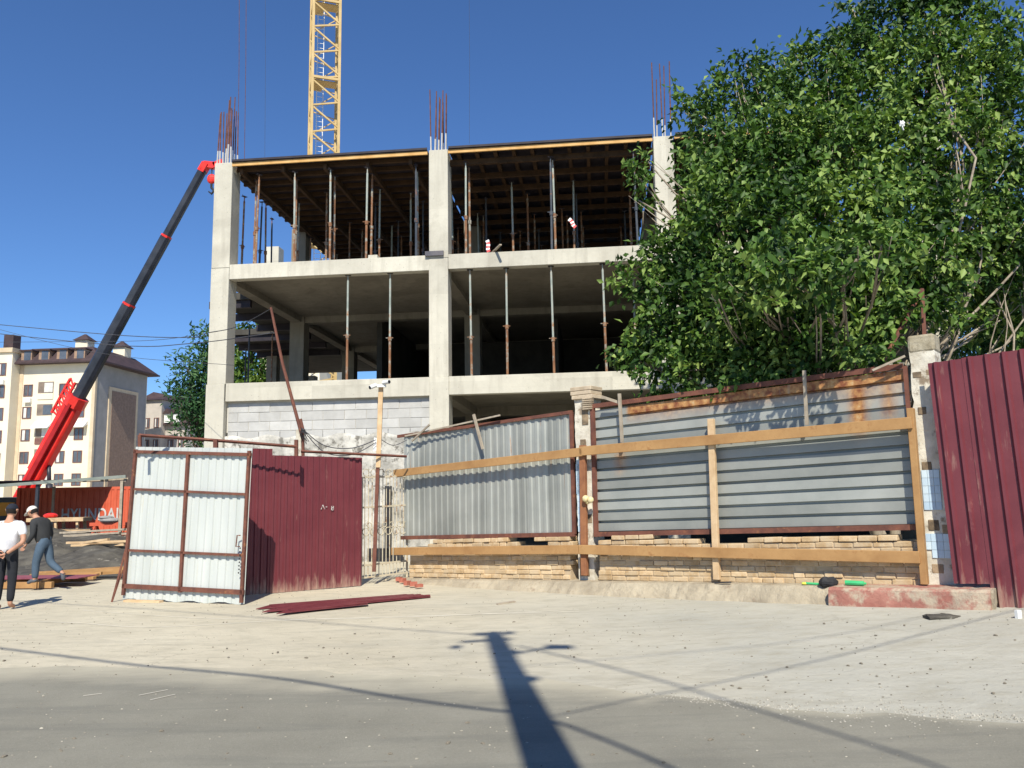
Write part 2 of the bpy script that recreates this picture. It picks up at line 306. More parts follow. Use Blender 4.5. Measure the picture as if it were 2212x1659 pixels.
def groundmat():
    m, n, b = newmat('dusty_ground'); v = objco(n, world=True)
    sp = nd(n,'ShaderNodeSeparateXYZ'); n.links.new(v, sp.inputs[0])
    a = noise(n, .35, 8, .6, v); dust = ramp(n, a.outputs[0], [(.3,(.46,.415,.32)),(.68,(.58,.53,.415))]).outputs[0]
    gcon = ramp(n, noise(n, .6, 6, .6, v).outputs[0], [(.3,(.39,.38,.33)),(.7,(.485,.47,.405))]).outputs[0]
    wob = math_(n,'MULTIPLY', math_(n,'SUBTRACT', noise(n, .5, 5, .6, v).outputs[0], .5), 5.)
    xx = math_(n,'ADD', sp.outputs[0], wob)
    f = math_(n,'MULTIPLY', ramp(n, math_(n,'MULTIPLY', math_(n,'ADD', xx, 4.), .14), [(.3,0.),(.95,1.)]).outputs[0], 1.)
    col = mixc(n, f, dust, gcon)
    col = mixc(n, math_(n,'MULTIPLY',ramp(n, noise(n, 2.6, 8, .7, objco(n,1,2.2,1,world=True)).outputs[0], [(.48,0.),(.66,1.)]).outputs[0],.5), col, (.34,.315,.245))
    st_ = noise(n, 1.0, 7, .65, objco(n,.35,3.2,1,world=True), .6); col = mixc(n, math_(n,'MULTIPLY',ramp(n, st_.outputs[0], [(.52,0.),(.64,1.)]).outputs[0],.28), col, (.33,.31,.255))
    vo = nd(n,'ShaderNodeTexVoronoi', feature='DISTANCE_TO_EDGE'); vo.inputs['Scale'].default_value = .42; vw = nd(n,'ShaderNodeVectorMath', operation='ADD'); n.links.new(v, vw.inputs[0]); n.links.new(noise(n, 1.7, 6, .7, v).outputs[1], vw.inputs[1]); n.links.new(vw.outputs[0], vo.inputs['Vector'])
    col = mixc(n, math_(n,'MULTIPLY',ramp(n, vo.outputs[0], [(.0,1.),(.010,0.)]).outputs[0], math_(n,'MULTIPLY', ramp(n, noise(n,.4,4,.6,v).outputs[0],[(.5,0.),(.6,1.)]).outputs[0], .45)), col, (.22,.20,.16))
    col = mixc(n, math_(n,'MULTIPLY',ramp(n, noise(n, 22, 6, .7, v).outputs[0], [(.6,0.),(.75,1.)]).outputs[0],.45), col, (.30,.26,.20))
    n.links.new(col, b.inputs['Base Color']); b.inputs['Roughness'].default_value = .97; b.inputs['Specular IOR Level'].default_value = .1
    bump(n, b, noise(n, 7, 12, .75, v).outputs[0], .75, .035); return m
def roadmat():
    m, n, b = newmat('asphalt'); v = objco(n, world=True)
    asp = ramp(n, noise(n, .7, 7, .6, v).outputs[0], [(.3,(.20,.191,.158)),(.7,(.27,.258,.214))]).outputs[0]
    asp = mixc(n, math_(n,'MULTIPLY',ramp(n, noise(n, 70, 4, .8, v).outputs[0], [(.5,0.),(.72,1.)]).outputs[0],.45), asp, (.36,.35,.30))
    asp = mixc(n, math_(n,'MULTIPLY',ramp(n, noise(n, 1.2, 7, .65, objco(n,.3,2.4,1,world=True), .5).outputs[0], [(.5,0.),(.66,1.)]).outputs[0],.5), asp, (.165,.162,.142))
    asp = mixc(n, math_(n,'MULTIPLY',ramp(n, noise(n, 16, 5, .75, v).outputs[0], [(.58,0.),(.70,1.)]).outputs[0],.35), asp, (.13,.125,.11))
    at = nd(n,'ShaderNodeAttribute', attribute_name='dust')
    wob = math_(n,'MULTIPLY', math_(n,'SUBTRACT', noise(n, 1.0, 8, .65, objco(n,.6,1.6,1,world=True)).outputs[0], .5), 1.1)
    f = ramp(n, math_(n,'ADD', at.outputs['Fac'], wob), [(.25,0.),(.9,1.)]).outputs[0]
    dust = ramp(n, noise(n, .5, 8, .6, v).outputs[0], [(.3,(.38,.35,.275)),(.68,(.48,.445,.35))]).outputs[0]
    col = mixc(n, f, asp, dust); n.links.new(col, b.inputs['Base Color']); b.inputs['Roughness'].default_value = .93; b.inputs['Specular IOR Level'].default_value = .15
    bump(n, b, noise(n, 48, 8, .8, v).outputs[0], .6, .014); return m
mb.build('ground', groundmat(), kind='structure', smooth=True)
rx = [-300,-120,-60,-40]+[-30+i*.25 for i in range(241)]+[40,60,120,300]; rv = []; dv = []
ty = [-9,-4,0,2,3.2]
K = 26
for x in rx:
    e = redge(x)+.05*math.sin(x*5.1)+.04*math.sin(x*11.7)+.06*math.sin(x*1.3)
    ys = [-12,-6,-2,0,1]+[1.4+(e-1.4)*(k/(K-1)) for k in range(K)]
    for y in ys: rv.append((x,y,gz(x,y)+.004)); dv.append(max(0, 1-(e-y)/(1.3 if x < 0 else .35+1.0*sm(-x,-1.5,0)))*(.9 if x<1.2 else .55))
mb = MB(); mb.v = rv; Kk = K+5
mb.f = [(i*Kk+k, (i+1)*Kk+k, (i+1)*Kk+k+1, i*Kk+k+1) for i in range(len(rx)-1) for k in range(Kk-1)]; mb.c = [.5]*len(mb.f)
rd = mb.build('road', roadmat(), kind='structure', smooth=True)
at = rd.data.attributes.new('dust','FLOAT','POINT'); at.data.foreach_set('value', dv)
# gravel line where asphalt meets the apron, right side
mb = MB()
for i in range(1500):
    x = 1.0+random.random()**.9*5.2; e = float(redge(x)); y = e+random.gauss(.03,.07+.05*sm(x,1.5,2.5)*(1-sm(x,2.6,3.6))*3); r = random.uniform(.003,.010)
    mb.ball((x,y,gz(x,y)+r*.4), r, r*random.uniform(.7,1.2), r*.7, 5, 3, col=random.random())
tag(mb.build('gravel', mat('pale_gravel',(.30,.28,.235),(.46,.43,.37),8,.95,bs=0,var=.3)), 'loose pale gravel strewn along the broken asphalt edge', 'gravel', kind='stuff')
mb = MB()
for i in range(2600):
    y = 4.2+12*random.random()**1.2; x = random.uniform(-.72,.72)*y; r = random.uniform(.003,.009)*(1.6 if random.random() < .05 else 1)
    if y > 15.5 and x > -2 or (x > 0 and y > 17.0-.8*(x+2.3)): continue
    mb.ball((x,y,gz(x,y)+r*.5), r*random.uniform(.8,1.5), r, r*.7, 5, 3, col=random.random())
tag(mb.build('grit', mat('dull_grit',(.16,.145,.115),(.40,.37,.30),6,.95,bs=0,var=.5)), 'fine grit and crumbs scattered over the road and the dusty apron', 'grit', kind='stuff')
# ------------------------------------------------------------------ concrete frame building
BF = Fr(-2.247, 22, -6)
S1B,S1T,S2B,S2T,CT = 4.41,4.92,7.91,8.34,11.39
cu_ = [-6.32,0.,6.26,13.2]; cw = .54
bld = thing('unfinished_building', 'three storey bare concrete frame building under construction, rebar sprouting from its column tops', 'building', BF.P(0,0,0))
rows = [0,6,12,18]
def rebars(col, u, v, hts, n2=3):
    for k, h in enumerate(hts):
        t = k/(len(hts)-1); uu = u+.06+.42*t+random.uniform(-.02,.02); vv = v+.06+(.40 if k%2 else 0)
        a = BF.P(uu,vv,CT-.05); c_ = BF.P(uu+random.uniform(-.03,.06),vv,CT+h); q = a.lerp(c_, min(.9,.42/h*1.0))
        q2 = a.lerp(c_, random.uniform(.22,.32)); MB().tube([q2, q, c_], [.020,.020,.016], 5).build('rebar', M['rebar'], col); MB().tube([a, q2], .021, 5).build('rebar_sleeve', M['rebarW'], col)
for iv, v in enumerate(rows):
    for iu, u in enumerate(cu_):
        mb = MB(); j = lambda: random.uniform(-.012,.012)
        off = 0 if iv else (-.03 if iu == 0 else 0)
        mb.box(BF, u+off, u+cw+off, v-.015, v+cw, -.2, S1T-.02)
        mb.box(BF, u+j()*.5, u+cw-.008, v+.004, v+cw-.01, S1T-.02, S2T-.09)
        mb.box(BF, u+.006, u+cw+.004, v-.008, v+cw, S2T-.09, CT if iv == 0 or True else CT)
        co = mb.build('column', M['conc'] if iv == 0 else M['conc_shade'], bld, bevel=.012)
        if iv == 0:
            h = {0:[1.55,1.75,1.6,1.5,1.6,1.85,1.95,2.25,2.05,1.8,1.7,1.75],1:[1.85,2.0,1.6,1.75,1.6,1.65,1.8,1.85,1.7],2:[2.2,1.9,2.15,2.3,2.2],3:[1.8,1.9,1.7,2.]}[iu]
            rebars(co, u, v, h)
for (zb, zt, nm, depth) in ((S1B,S1T,1,18.5),(S2B,S2T,2,18.5)):
    MB().box(BF, cu_[0]+.01, cu_[-1]+cw-.01, .30, depth, zt-.20, zt-.004).build('floor_slab', M['conc_shade'], bld)
    for i in range(3):
        a0, a1 = cu_[i]+cw-.002, cu_[i+1]+.002
        MB().box(BF, a0, a1, .012, .302, zb+(.01 if i else 0), zt).build('edge_beam', M['conc'], bld, bevel=.01)
    for v in rows[1:]:
        for i in range(3): MB().box(BF, cu_[i]+cw-.002, cu_[i+1]+.002, v+.05, v+.4, zb, zt-.19).build('inner_beam', M['conc_shade'], bld)
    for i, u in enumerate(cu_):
        for k in range(3): MB().box(BF, u+.08, u+.42, rows[k]+cw-.01, rows[k+1]+.01, zb+.03, zt-.19 if i else zt).build('cross_beam', M['conc_shade'], bld)
# expansion dirt joint band on column B, cast-in dark plank
MB().box(BF, -.10, .42, -.07, -.02, S2T-.04, S2T+.09).build('dark_plank', mat('dark_grey_board',(.09,.09,.11),(.15,.14,.15),4), bld)
# ground floor infill: blocks, plaster, rear walls
mb = MB(); mb.box(BF, cu_[0]+cw-.01, .01, .17, .36, 3.55, S1B+.01); mb.build('mortar_joint', M['mortar'], bld)
mb = MB()
for r in range(4):
    z0 = S1B-.045-(r+1)*.262; x = cu_[0]+cw+.02-(r%2)*.31
    while x < 0:
        a0, a1 = max(x, cu_[0]+cw+.03), min(x+.60, -.012)
        if a1-a0 > .05: mb.box(BF, a0, a1, .15+random.uniform(0,.01), .35, z0, z0+.25, random.random()**1.3 if random.random() > .2 else 0.)
        x += .612
mb.build('block_wall', M['block'], bld, bevel=.006)
mb = MB(); nx, nz = 60, 30
def pw(i, k):
    a = cu_[0]+cw-.1+(6.0)*i/nx; z = -.1+3.52*k/nz; return BF.P(a, .13+.012*math.sin(i*.9+k*.4)*math.sin(k*1.3)+random.uniform(-.006,.006), z+(.05*math.sin(i*.6) if k == nz else 0))
vs = [pw(i,k) for k in range(nz+1) for i in range(nx+1)]
mb.add(vs, [(k*(nx+1)+i, k*(nx+1)+i+1, (k+1)*(nx+1)+i+1, (k+1)*(nx+1)+i) for k in range(nz) for i in range(nx)])
mb.build('plastered_wall', M['plaster'], bld, smooth=True, solid=.03)
a, z = BF.hit(838,1100,.08); MB().box(BF, a-.08,a+.10,.05,.09,.1,2.0).box(BF, a-.55,a+.45,.05,.09,-.05,.35).build('dark_slot', M['black'], bld)
for z0, z1 in ((-.1,S1B),(S1T-.02,S2B+.04)):
    MB().box(BF, cu_[0]+cw+(1.0 if z0 > 0 else 0), cu_[-1]+.02, 17.6, 17.9, z0, z1).build('rear_wall', M['shadewall'], bld)
    MB().box(BF, 3.0, 3.2, 7.0, 17.6, z0, z1).build('partition_wall', M['shadewall'], bld)
    MB().box(BF, cu_[-1]+.15, cu_[-1]+.35, .5, 18, z0, z1).build('side_wall', M['conc_shade'], bld)
    MB().box(BF, -2.2, cu_[-1]+.1, 11.3, 11.5, z0, z1).build('partition_wall', M['shadewall'], bld)
MB().box(BF, 6.8, 13.2, 5.7, 5.9, -.1, S1B).build('partition_wall', M['shadewall'], bld)
# rear wing stub on the left: white column, cantilevered deck that shades what stands under it
MB().box(BF, -9.9, -9.25, 12, 12.6, S2T, 12.75).build('column', M['conc'], bld, bevel=.012)
for (u, v, w_) in ((-9.35,11.2,.45),(-8.75,11.2,.4),(-8.2,11.2,.55),(-9.9,17,.6)):
    MB().box(BF, u, u+w_, v, v+.45, -.1, 7.7).build('column', M['conc_shade'], bld, bevel=.012)
MB().box(BF, -7.6, cu_[0]-.01, 2.6, 7.99, 7.98, 8.2).box(BF, -10.1, cu_[0]-.01, 8.0, 18, 7.98, 8.2).build('floor_slab', M['shadewall'], bld)  # stub slab and its beams coloured near black in place of shade
for k in range(6): MB().box(BF, -7.7+(-2.3 if k > 2 else 0), cu_[0]-.02, 2.7+k*1.8, 2.85+k*1.8, 7.74, 7.97).build('deck_beam', M['ply'], bld)
MB().box(BF, -9.9, cu_[0]-.02, 11.66, 18, 3.9, 4.2).build('floor_slab', M['conc_shade'], bld)
MB().box(BF, -8.9, cu_[0]-.02, 13.2, 13.4, S2T+.01, 10.6).build('block_wall', M['conc_shade'], bld)
MB().box(BF, -3.3, -3.1, 6.6, 17.5, S1T-.02, S2B+.2).build('partition_wall', M['shadewall'], bld)
for u in (-4.6,-3.75): MB().box(BF, u, u+.22, 9.5, 9.6, S1T, S1T+1.0+.4*(u<-4)).build('door_board', M['lumber'], bld)
# ------------------------------------------------------------------ timber deck formwork on the top floor
ZP = 11.335
bays = [('left',cu_[0]+cw+.03,cu_[1]-.02),('middle',cu_[1]+cw+.03,cu_[2]-.02),('right',cu_[2]+cw+.03,cu_[3]-.8)]
lab = {'left':'orange edged timber deck formwork over the left bay of the top floor','middle':'orange edged timber deck formwork over the middle bay beside the tree','right':'orange edged timber deck formwork half hidden by the big tree'}
for nm, a0, a1 in bays:
    t = thing('deck_formwork', lab[nm], 'formwork', BF.P((a0+a1)/2,0,ZP), group='timber decks on the top floor')
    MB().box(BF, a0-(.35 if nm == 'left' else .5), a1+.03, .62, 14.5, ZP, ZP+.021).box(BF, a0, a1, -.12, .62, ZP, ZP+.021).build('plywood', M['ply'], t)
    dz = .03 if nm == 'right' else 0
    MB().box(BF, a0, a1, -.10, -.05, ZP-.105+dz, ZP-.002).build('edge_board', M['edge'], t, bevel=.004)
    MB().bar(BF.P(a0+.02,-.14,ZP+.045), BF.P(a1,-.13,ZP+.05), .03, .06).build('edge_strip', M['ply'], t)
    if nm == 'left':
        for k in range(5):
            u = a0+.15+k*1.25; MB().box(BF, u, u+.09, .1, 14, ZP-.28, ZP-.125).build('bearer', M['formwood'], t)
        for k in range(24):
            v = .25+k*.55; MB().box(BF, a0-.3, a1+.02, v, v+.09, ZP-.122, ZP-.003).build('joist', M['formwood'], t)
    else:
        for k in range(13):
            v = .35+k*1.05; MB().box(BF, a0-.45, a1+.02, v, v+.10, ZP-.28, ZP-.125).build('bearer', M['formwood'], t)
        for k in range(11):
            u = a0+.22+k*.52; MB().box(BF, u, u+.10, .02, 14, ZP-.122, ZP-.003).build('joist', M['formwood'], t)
# steel props
def make_prop(H, mo, mi, frac=.42):
    t = D.objects.new('steel_prop', None); C.objects.link(t); t.empty_display_size = .1
    zc = H*frac
    MB().box(WF, -.07,.07,-.07,.07,0,.008).build('base_plate', mo, t)
    MB().tube([(0,0,.008),(0,0,zc)], .034, 8).build('outer_tube', mo, t, smooth=False)
    MB().tube([(0,0,zc),(0,0,H-.16)], .029, 8, cap=False).tube([(0,0,H-.16),(0,0,H-.01)], .017, 6).build('inner_tube', mi, t)
    MB().tube([(0,0,zc-.06),(0,0,zc+.05)], .05, 8).bar((-.11,0,zc+.02),(.09,0,zc+.02),.018).build('collar', mo, t)
    MB().box(WF, -.08,.08,-.05,.05,H-.01,H).bar((-.075,0,H),(-.075,0,H+.04),.012).build('head_plate', M['ply'], t)
    return t
HT = ZP-.29-S2T; HM = S2B+.24-S2T+.0
proto = {}
for k, (a, b_) in {'rusty brown':('propA','propA'),'greenish grey':('propA','propB'),'dark blue':('propC','propC')}.items():
    proto[k] = (make_prop(HT, M[a], M[b_], .40), [False])
def place(k, p, lbl, grp, tilt=(0,0)):
    o, used = proto[k]
    if used[0]: o = copy_tree(o)
    used[0] = True; o.location = p; o.rotation_euler = (tilt[0],tilt[1],random.uniform(0,3)); tag(o, lbl, 'prop', grp); return o
def c3(x, y): return (750+x/2.212)*.5486, (500+y/2.212)*.5486
def c4(x, y): return (1650+x/2.212)*.5486, (400+y/2.212)*.5486
ords = ['first','second','third','fourth','fifth','sixth','seventh','eighth','ninth','tenth','eleventh','twelfth','thirteenth','fourteenth','fifteenth','sixteenth','seventeenth','eighteenth','nineteenth','twentieth','twenty-first','twenty-second','twenty-third','twenty-fourth','twenty-fifth']
tl = [c3(*q)+(k,) for *q, k in ((515,345,'rusty brown'),(572,465,'rusty brown'),(462,600,'rusty brown'),(612,650,'dark blue'),(668,665,'rusty brown'),(716,800,'dark blue'),(858,330,'greenish grey'),(925,455,'rusty brown'),(938,660,'greenish grey'),(1180,320,'greenish grey'),(1190,570,'rusty brown'),(1258,430,'rusty brown'),(1495,300,'greenish grey'),(1578,405,'rusty brown'),(1645,540,'greenish grey'),(1752,860,'greenish grey'),(1045,960,'rusty brown'),(1490,890,'rusty brown'),(1940,285,'dark blue'),(1980,390,'greenish grey'),(1920,570,'greenish grey'),(2000,925,'rusty brown'))]
tm = [c4(*q)+(k,) for *q, k in ((375,460,'greenish grey'),(437,575,'rusty brown'),(292,780,'greenish grey'),(345,1100,'rusty brown'),(522,970,'greenish grey'),(812,700,'greenish grey'),(872,1120,'rusty brown'),(1128,410,'dark blue'),(1172,510,'greenish grey'),(1248,930,'rusty brown'),(1290,1000,'rusty brown'),(1335,690,'greenish grey'),(1885,350,'dark blue'),(1832,880,'rusty brown'))]
for lst, nm in ((tl,'left'),(tm,'middle')):
    lst.sort(key=lambda q: q[0])
    for i, (x, y, k) in enumerate(lst):
        p = atZ(x, y, ZP-.29); p.z = S2T-.003
        q = p-BF.P(0,0,0); vv = q.dot(BF.N)
        if vv < .15: p += BF.N*(.15-vv)
        place(k, p, f'{k} steel prop, {ords[i]} from the left in the {nm} bay of the top floor', 'props under the top floor deck', (random.uniform(-.01,.01), random.uniform(-.02,.02)))
for nm, a0, a1 in bays:
    for iv in range(6):
        for iu in range(4):
            if nm == 'left' and iu == 0 and iv < 3: continue
            vv = 3.0+iv*1.75+random.uniform(-.2,.2); uu = a0+.5+iu*1.5+random.uniform(-.2,.2)
            place(random.choice(['rusty brown','dark blue']), BF.P(uu,vv,S2T-.003), 'dark steel prop standing deep in the shade under the top floor deck', 'props deep under the deck')
# props of the middle storey
pr2 = {}
for x, y, lbl, fr_ in ((752,596,'rusty steel prop nearest the leaning pole on the middle storey',.42),(843,593,'grey and rusty steel prop left of the centre column on the middle storey',.38),(1017,583,'brown steel prop just right of the centre column on the middle storey',.36),(1093,580,'pale topped steel prop, second right of the centre column on the middle storey',.45),(1192,577,'grey steel prop with rusty collar, third right of the centre column on the middle storey',.32),(1303,570,'long pale steel prop, fourth right of the centre column on the middle storey',.44),(1373,640,'dark rusty prop half hidden by the tree on the middle storey',.4)):
    t = make_prop(S2B+.001-S1T+(.22 if x == 1373 else 0), M['propA'], M['propB'], fr_)
    a, z = BF.hit(x, y, .18); vv = .16 if x != 1373 else 1.4
    t.location = BF.P(a, vv, S1T-.003); t.rotation_euler = (0, random.uniform(-.008,.008), 0); tag(t, lbl, 'prop', 'props along the middle storey edge')
for i in range(3):
    t = make_prop(7.73, M['propC'], M['propA'] if i == 1 else M['propC'], .4); t.location = (BF.P(-7.45,5.2,0),BF.P(-7.2,6.6,0),BF.P(-9.5,9.5,0))[i]; tag(t, 'dark steel prop under the rear stub floor, seen past the corner column', 'prop', 'props under the rear stub')
# warning tapes and loose planks on slab edge
for (x, y, x2, y2, x3, y3, lb) in ((1052,519,1056,530,1057,545,'red and white warning tape tied near the centre column'),(1229,473,1238,483,1244,492,'red and white warning tape fluttering from a prop near the tree')):
    ps = [BF.P(*( (BF.hit(a,b_,.1)[0],.1-.02*i, BF.hit(a,b_,.1)[1]))) for i, (a, b_) in enumerate(((x,y),(x2,y2),(x3,y3)))]
    mb = MB()
    for k in range(6):
        a = ps[0].lerp(ps[2], k/6)+BF.U*.02*math.sin(k); b_ = ps[0].lerp(ps[2], (k+1)/6)+BF.U*.02*math.sin(k+1); mb.bar(a, b_, .10, .006, up=BF.N, col=float(k%2))
    m, n, b = newmat('tape'); n.links.new(ramp(n, nd(n,'ShaderNodeAttribute',attribute_name='var').outputs['Fac'], [(.4,(.8,.8,.8)),(.6,(.6,.05,.05))]).outputs[0], b.inputs['Base Color'])
    one(mb, 'warning_tape', m, lb, 'tape')
a, z = BF.hit(1075,540,-.05); one(MB().bar(BF.P(a-.25,.35,S2T+.04), BF.P(a+.12,-.35,S2T+.09), .06, .035), 'loose_plank', M['greyWood'], 'short grey plank sticking out over the slab edge', 'plank')
one(MB().box(BF, -1.75,-1.48,.05,.28,S2T,S2T+.10), 'concrete_pad', M['conc'], 'small pale block on the slab edge under a prop, left bay', 'block', bevel=.01)
# ------------------------------------------------------------------ tower crane
TF = Fr(*atY(699,300,44)[:2], 19); tw = .74
tc = thing('tower_crane', 'tall yellow lattice tower crane mast rising behind the building', 'crane', TF.P(0,0,0))
for sx in (-1,1):
    for sy in (-1,1):
        MB().box(TF, sx*tw-.075, sx*tw+.075, sy*tw-.075, sy*tw+.075, 0, 44).build('corner_leg', M['craneY'], tc)
P0 = 1.57; zb = 1.45
br = MB()
for k in range(28):
    z = zb+k*P0
    for (A, B_) in (((-tw,-tw),(tw,-tw)),((tw,-tw),(tw,tw)),((tw,tw),(-tw,tw)),((-tw,tw),(-tw,-tw))):
        w_ = .085 if A[1] == B_[1] == -tw else .05; br.bar(TF.P(A[0],A[1],z+P0*.98), TF.P(B_[0],B_[1],z+.42), w_); br.bar(TF.P(B_[0],B_[1],z+.36), TF.P(A[0],A[1],z+.02), w_)
br.build('bracing', M['craneY'], tc)
for k in range(10):
    z = .9+k*4.71+.55
    MB().box(TF, -tw+.1, tw-.1, -tw+.1, .1, z, z+.05).box(TF, -tw+.1, -.1, .1, tw-.1, z, z+.05).bar(TF.P(-tw,-tw-.02,z+.14),TF.P(tw,-tw-.02,z+.14),.12,.14).build('platform', M['craneY'], tc)
lad = MB()
for s_ in (-.18,.18): lad.bar(TF.P(s_-.2,.5,0), TF.P(s_-.2,.5,44), .035)
for k in range(150): lad.bar(TF.P(-.38,.5,k*.3), TF.P(-.02,.5,k*.3), .02)
lad.build('ladder', M['white'], tc)
for i, (x, y0, x2, lb) in enumerate(((528,345,532,'thin brown hoist rope hanging just right of the left rebar bundle'),(514,330,517,'thin brown hoist rope rising over the left corner column'),(572,340,573,'faint grey rope hanging left of the tower crane'),(1014,310,1013,'pale thin cord hanging in the sky right of the centre rebar bundle'))):
    a = atY(x, y0, 34); b_ = atY(x2, -60, 34); one(MB().tube([a,(a+b_)/2+Vector((.02,0,0)),b_], .012 if i<2 else .006, 4), 'hoist_rope', M['rebar'] if i < 2 else M['rope'], lb, 'rope')
# ------------------------------------------------------------------ mobile crane
fo = atY(40,1095,41.5); ti = atY(441,362,39.5)
mc = thing('mobile_crane', 'red truck crane with its long black telescopic boom raised toward the building corner', 'crane', Vector((fo.x,fo.y,0)))
bd = (ti-fo).normalized(); Lb = (ti-fo).length
def bm_at(t): return fo+bd*Lb*t
def boomsec(t0, t1, wd, hh, m, nm, ch=.2):
    d = bd; up = Vector((0,1,0)); sd = d.cross(up).normalized(); up = sd.cross(d).normalized()
    prof = [(-.5,-.5+ch),(-.5+ch,-.5),(.5-ch,-.5),(.5,-.5+ch),(.5,.5-ch),(.5-ch,.5),(-.5+ch,.5),(-.5,.5-ch)]
    poly = [bm_at(t0)+sd*a*hh+up*b_*wd for a, b_ in prof]
    return MB().prism(poly, d*Lb*(t1-t0)).build(nm, m, mc, bevel=.02)
def tof(y): return (1095-y)/(1095-362.)
boomsec(0, tof(868), .66, .76, M['craneR'], 'boom_base', .12)
sd_ = bd.cross(Vector((0,1,0))).normalized()
for t0_, t1_ in ((.03,.30),): # side rib and cable tray on the base section
    MB().bar(bm_at(t0_)+Vector((0,-.45,0)), bm_at(t1_)+Vector((0,-.45,0)), .12, .25).build('boom_rib', mat('crane_dark_red',(.30,.01,.012),(.40,.02,.02),2,.5), mc)
for k, (t0, t1, wd) in enumerate(((tof(870),tof(660),.56),(tof(664),tof(512),.47),(tof(516),tof(366),.38))):
    boomsec(t0, t1, wd, wd*1.05, M['craneB'], 'boom_section', .25)
    MB().tube([bm_at(t1)-bd*.05, bm_at(t1)+bd*.06], wd*.58, 8).build('boom_collar', M['craneR'], mc)
MB().tube([bm_at(tof(868))-bd*.3, bm_at(tof(868))+bd*.25], .52, 8).build('boom_collar', M['craneR'], mc)
mb = MB(); c0 = bm_at(tof(872))
for k in range(6):
    o_ = c0+sd_*.42+bd*(-1.0+k*.32); mb.bar(o_, o_+sd_*.42+bd*.1, .08); mb.bar(o_+sd_*.42, o_+sd_*.42+bd*.35, .10); mb.bar(o_, o_+sd_*.42+bd*.4,.07)
mb.bar(c0+sd_*.50-bd*4, c0+sd_*.50+bd*.9, .10, .10); mb.build('hose_guard', M['craneR'], mc)
h0 = bm_at(1)
MB().bar(h0-bd*.25, h0+Vector((.12,0,.2)), .40,.34).bar(h0+Vector((.0,0,.15)), h0+Vector((.55,0,.08)), .30,.32).bar(h0+Vector((.5,0,.08)),h0+Vector((.95,0,.28)),.3,.26).build('boom_head', M['craneR'], mc)
hk = atY(453,395,39.5)
MB().tube([h0+Vector((.40,0,.0)), Vector((h0.x+.40,h0.y,hk.z+.35))], .03, 4).build('hoist_rope', M['rope'], mc)
kx = Vector((h0.x+.40, h0.y, hk.z))
MB().ball(kx+Vector((0,0,.2)), .24,.14,.26).build('hook_block', M['craneR'], mc)
MB().tube([kx+Vector((0,0,-.05)), kx+Vector((0,0,-.25)), kx+Vector((.14,0,-.42)), kx+Vector((.02,0,-.58)), kx+Vector((-.14,0,-.45))], [.06,.06,.07,.06,.03], 6).build('hook', M['black'], mc)
ca = bm_at(tof(985))+Vector((.15,0,-.5)); cbm = atY(107,1085,41.3)
MB().tube([ca, ca.lerp(cbm,.55)], .10, 8).tube([ca.lerp(cbm,.5), cbm], .17, 8).build('lift_cylinder', M['craneB'], mc, smooth=True)
CF = Fr(fo.x-.5, fo.y, 3)
MB().box(CF,-2.2,2.6,-1.1,1.1,1.15,2.0).box(CF,-3.4,-2.2,-1.25,1.25,1.1,2.15).build('turntable', M['craneB'], mc, bevel=.05)
MB().box(CF,-1.5,.9,-1.15,-.7,1.0,1.75).build('boom_foot', mat('crane_orange',(.75,.30,.03),(.8,.36,.05),2,.5), mc, bevel=.05)
cab = MB().box(CF,2.0,3.4,-1.3,-.4,1.2,2.35).build('cab', M['craneR'], mc, bevel=.08)
MB().box(CF,2.1,3.3,-1.325,-1.302,1.6,2.2).build('window', M['glassd'], cab)
MB().box(CF,-5.5,6.5,-1.2,1.2,.7,1.1).build('chassis', M['craneB'], mc, bevel=.03)
for k in (-4.3,-3.0,2.6,4.8):
    for s_ in (-1.05,1.05):
        wl = MB().tube([CF.P(k,s_-.16,.5),CF.P(k,s_+.16,.5)], .5, 16).build('wheel', M['black'], mc)
        MB().tube([CF.P(k,s_-.18,.5),CF.P(k,s_+.18,.5)], .24, 10).build('rim', M['craneR'], wl)
# ------------------------------------------------------------------ distant apartment blocks
AF = Fr(*atY(196,1000,107)[:2], -6)
ap = thing('apartment_block', 'cream seven storey apartment block with grey side wall and brown mansard roof', 'building', AF.P(-6,0,0))
ZE = 20.3; W_ = 10.7
MB().box(AF,-W_,0,.0,12.5,-.5,ZE).build('front_wall', M['creamWall'], ap)
MB().box(AF,.0,.06,.35,12.3,-.5,ZE).build('side_wall', M['greyWall'], ap)
MB().box(AF,.06,.20,3.0,10.0,.5,17.2).build('side_panel_border', M['trim'], ap)
MB().box(AF,.20,.26,3.6,9.4,1.0,16.7).build('side_panel', M['lattice'], ap)
MB().box(AF,-.35,.12,-.08,.34,-.5,ZE).build('quoin', M['trim'], ap)
MB().box(AF,-W_-.02,-W_+.5,-.08,.34,-.5,ZE-.3).build('quoin', M['trim'], ap)
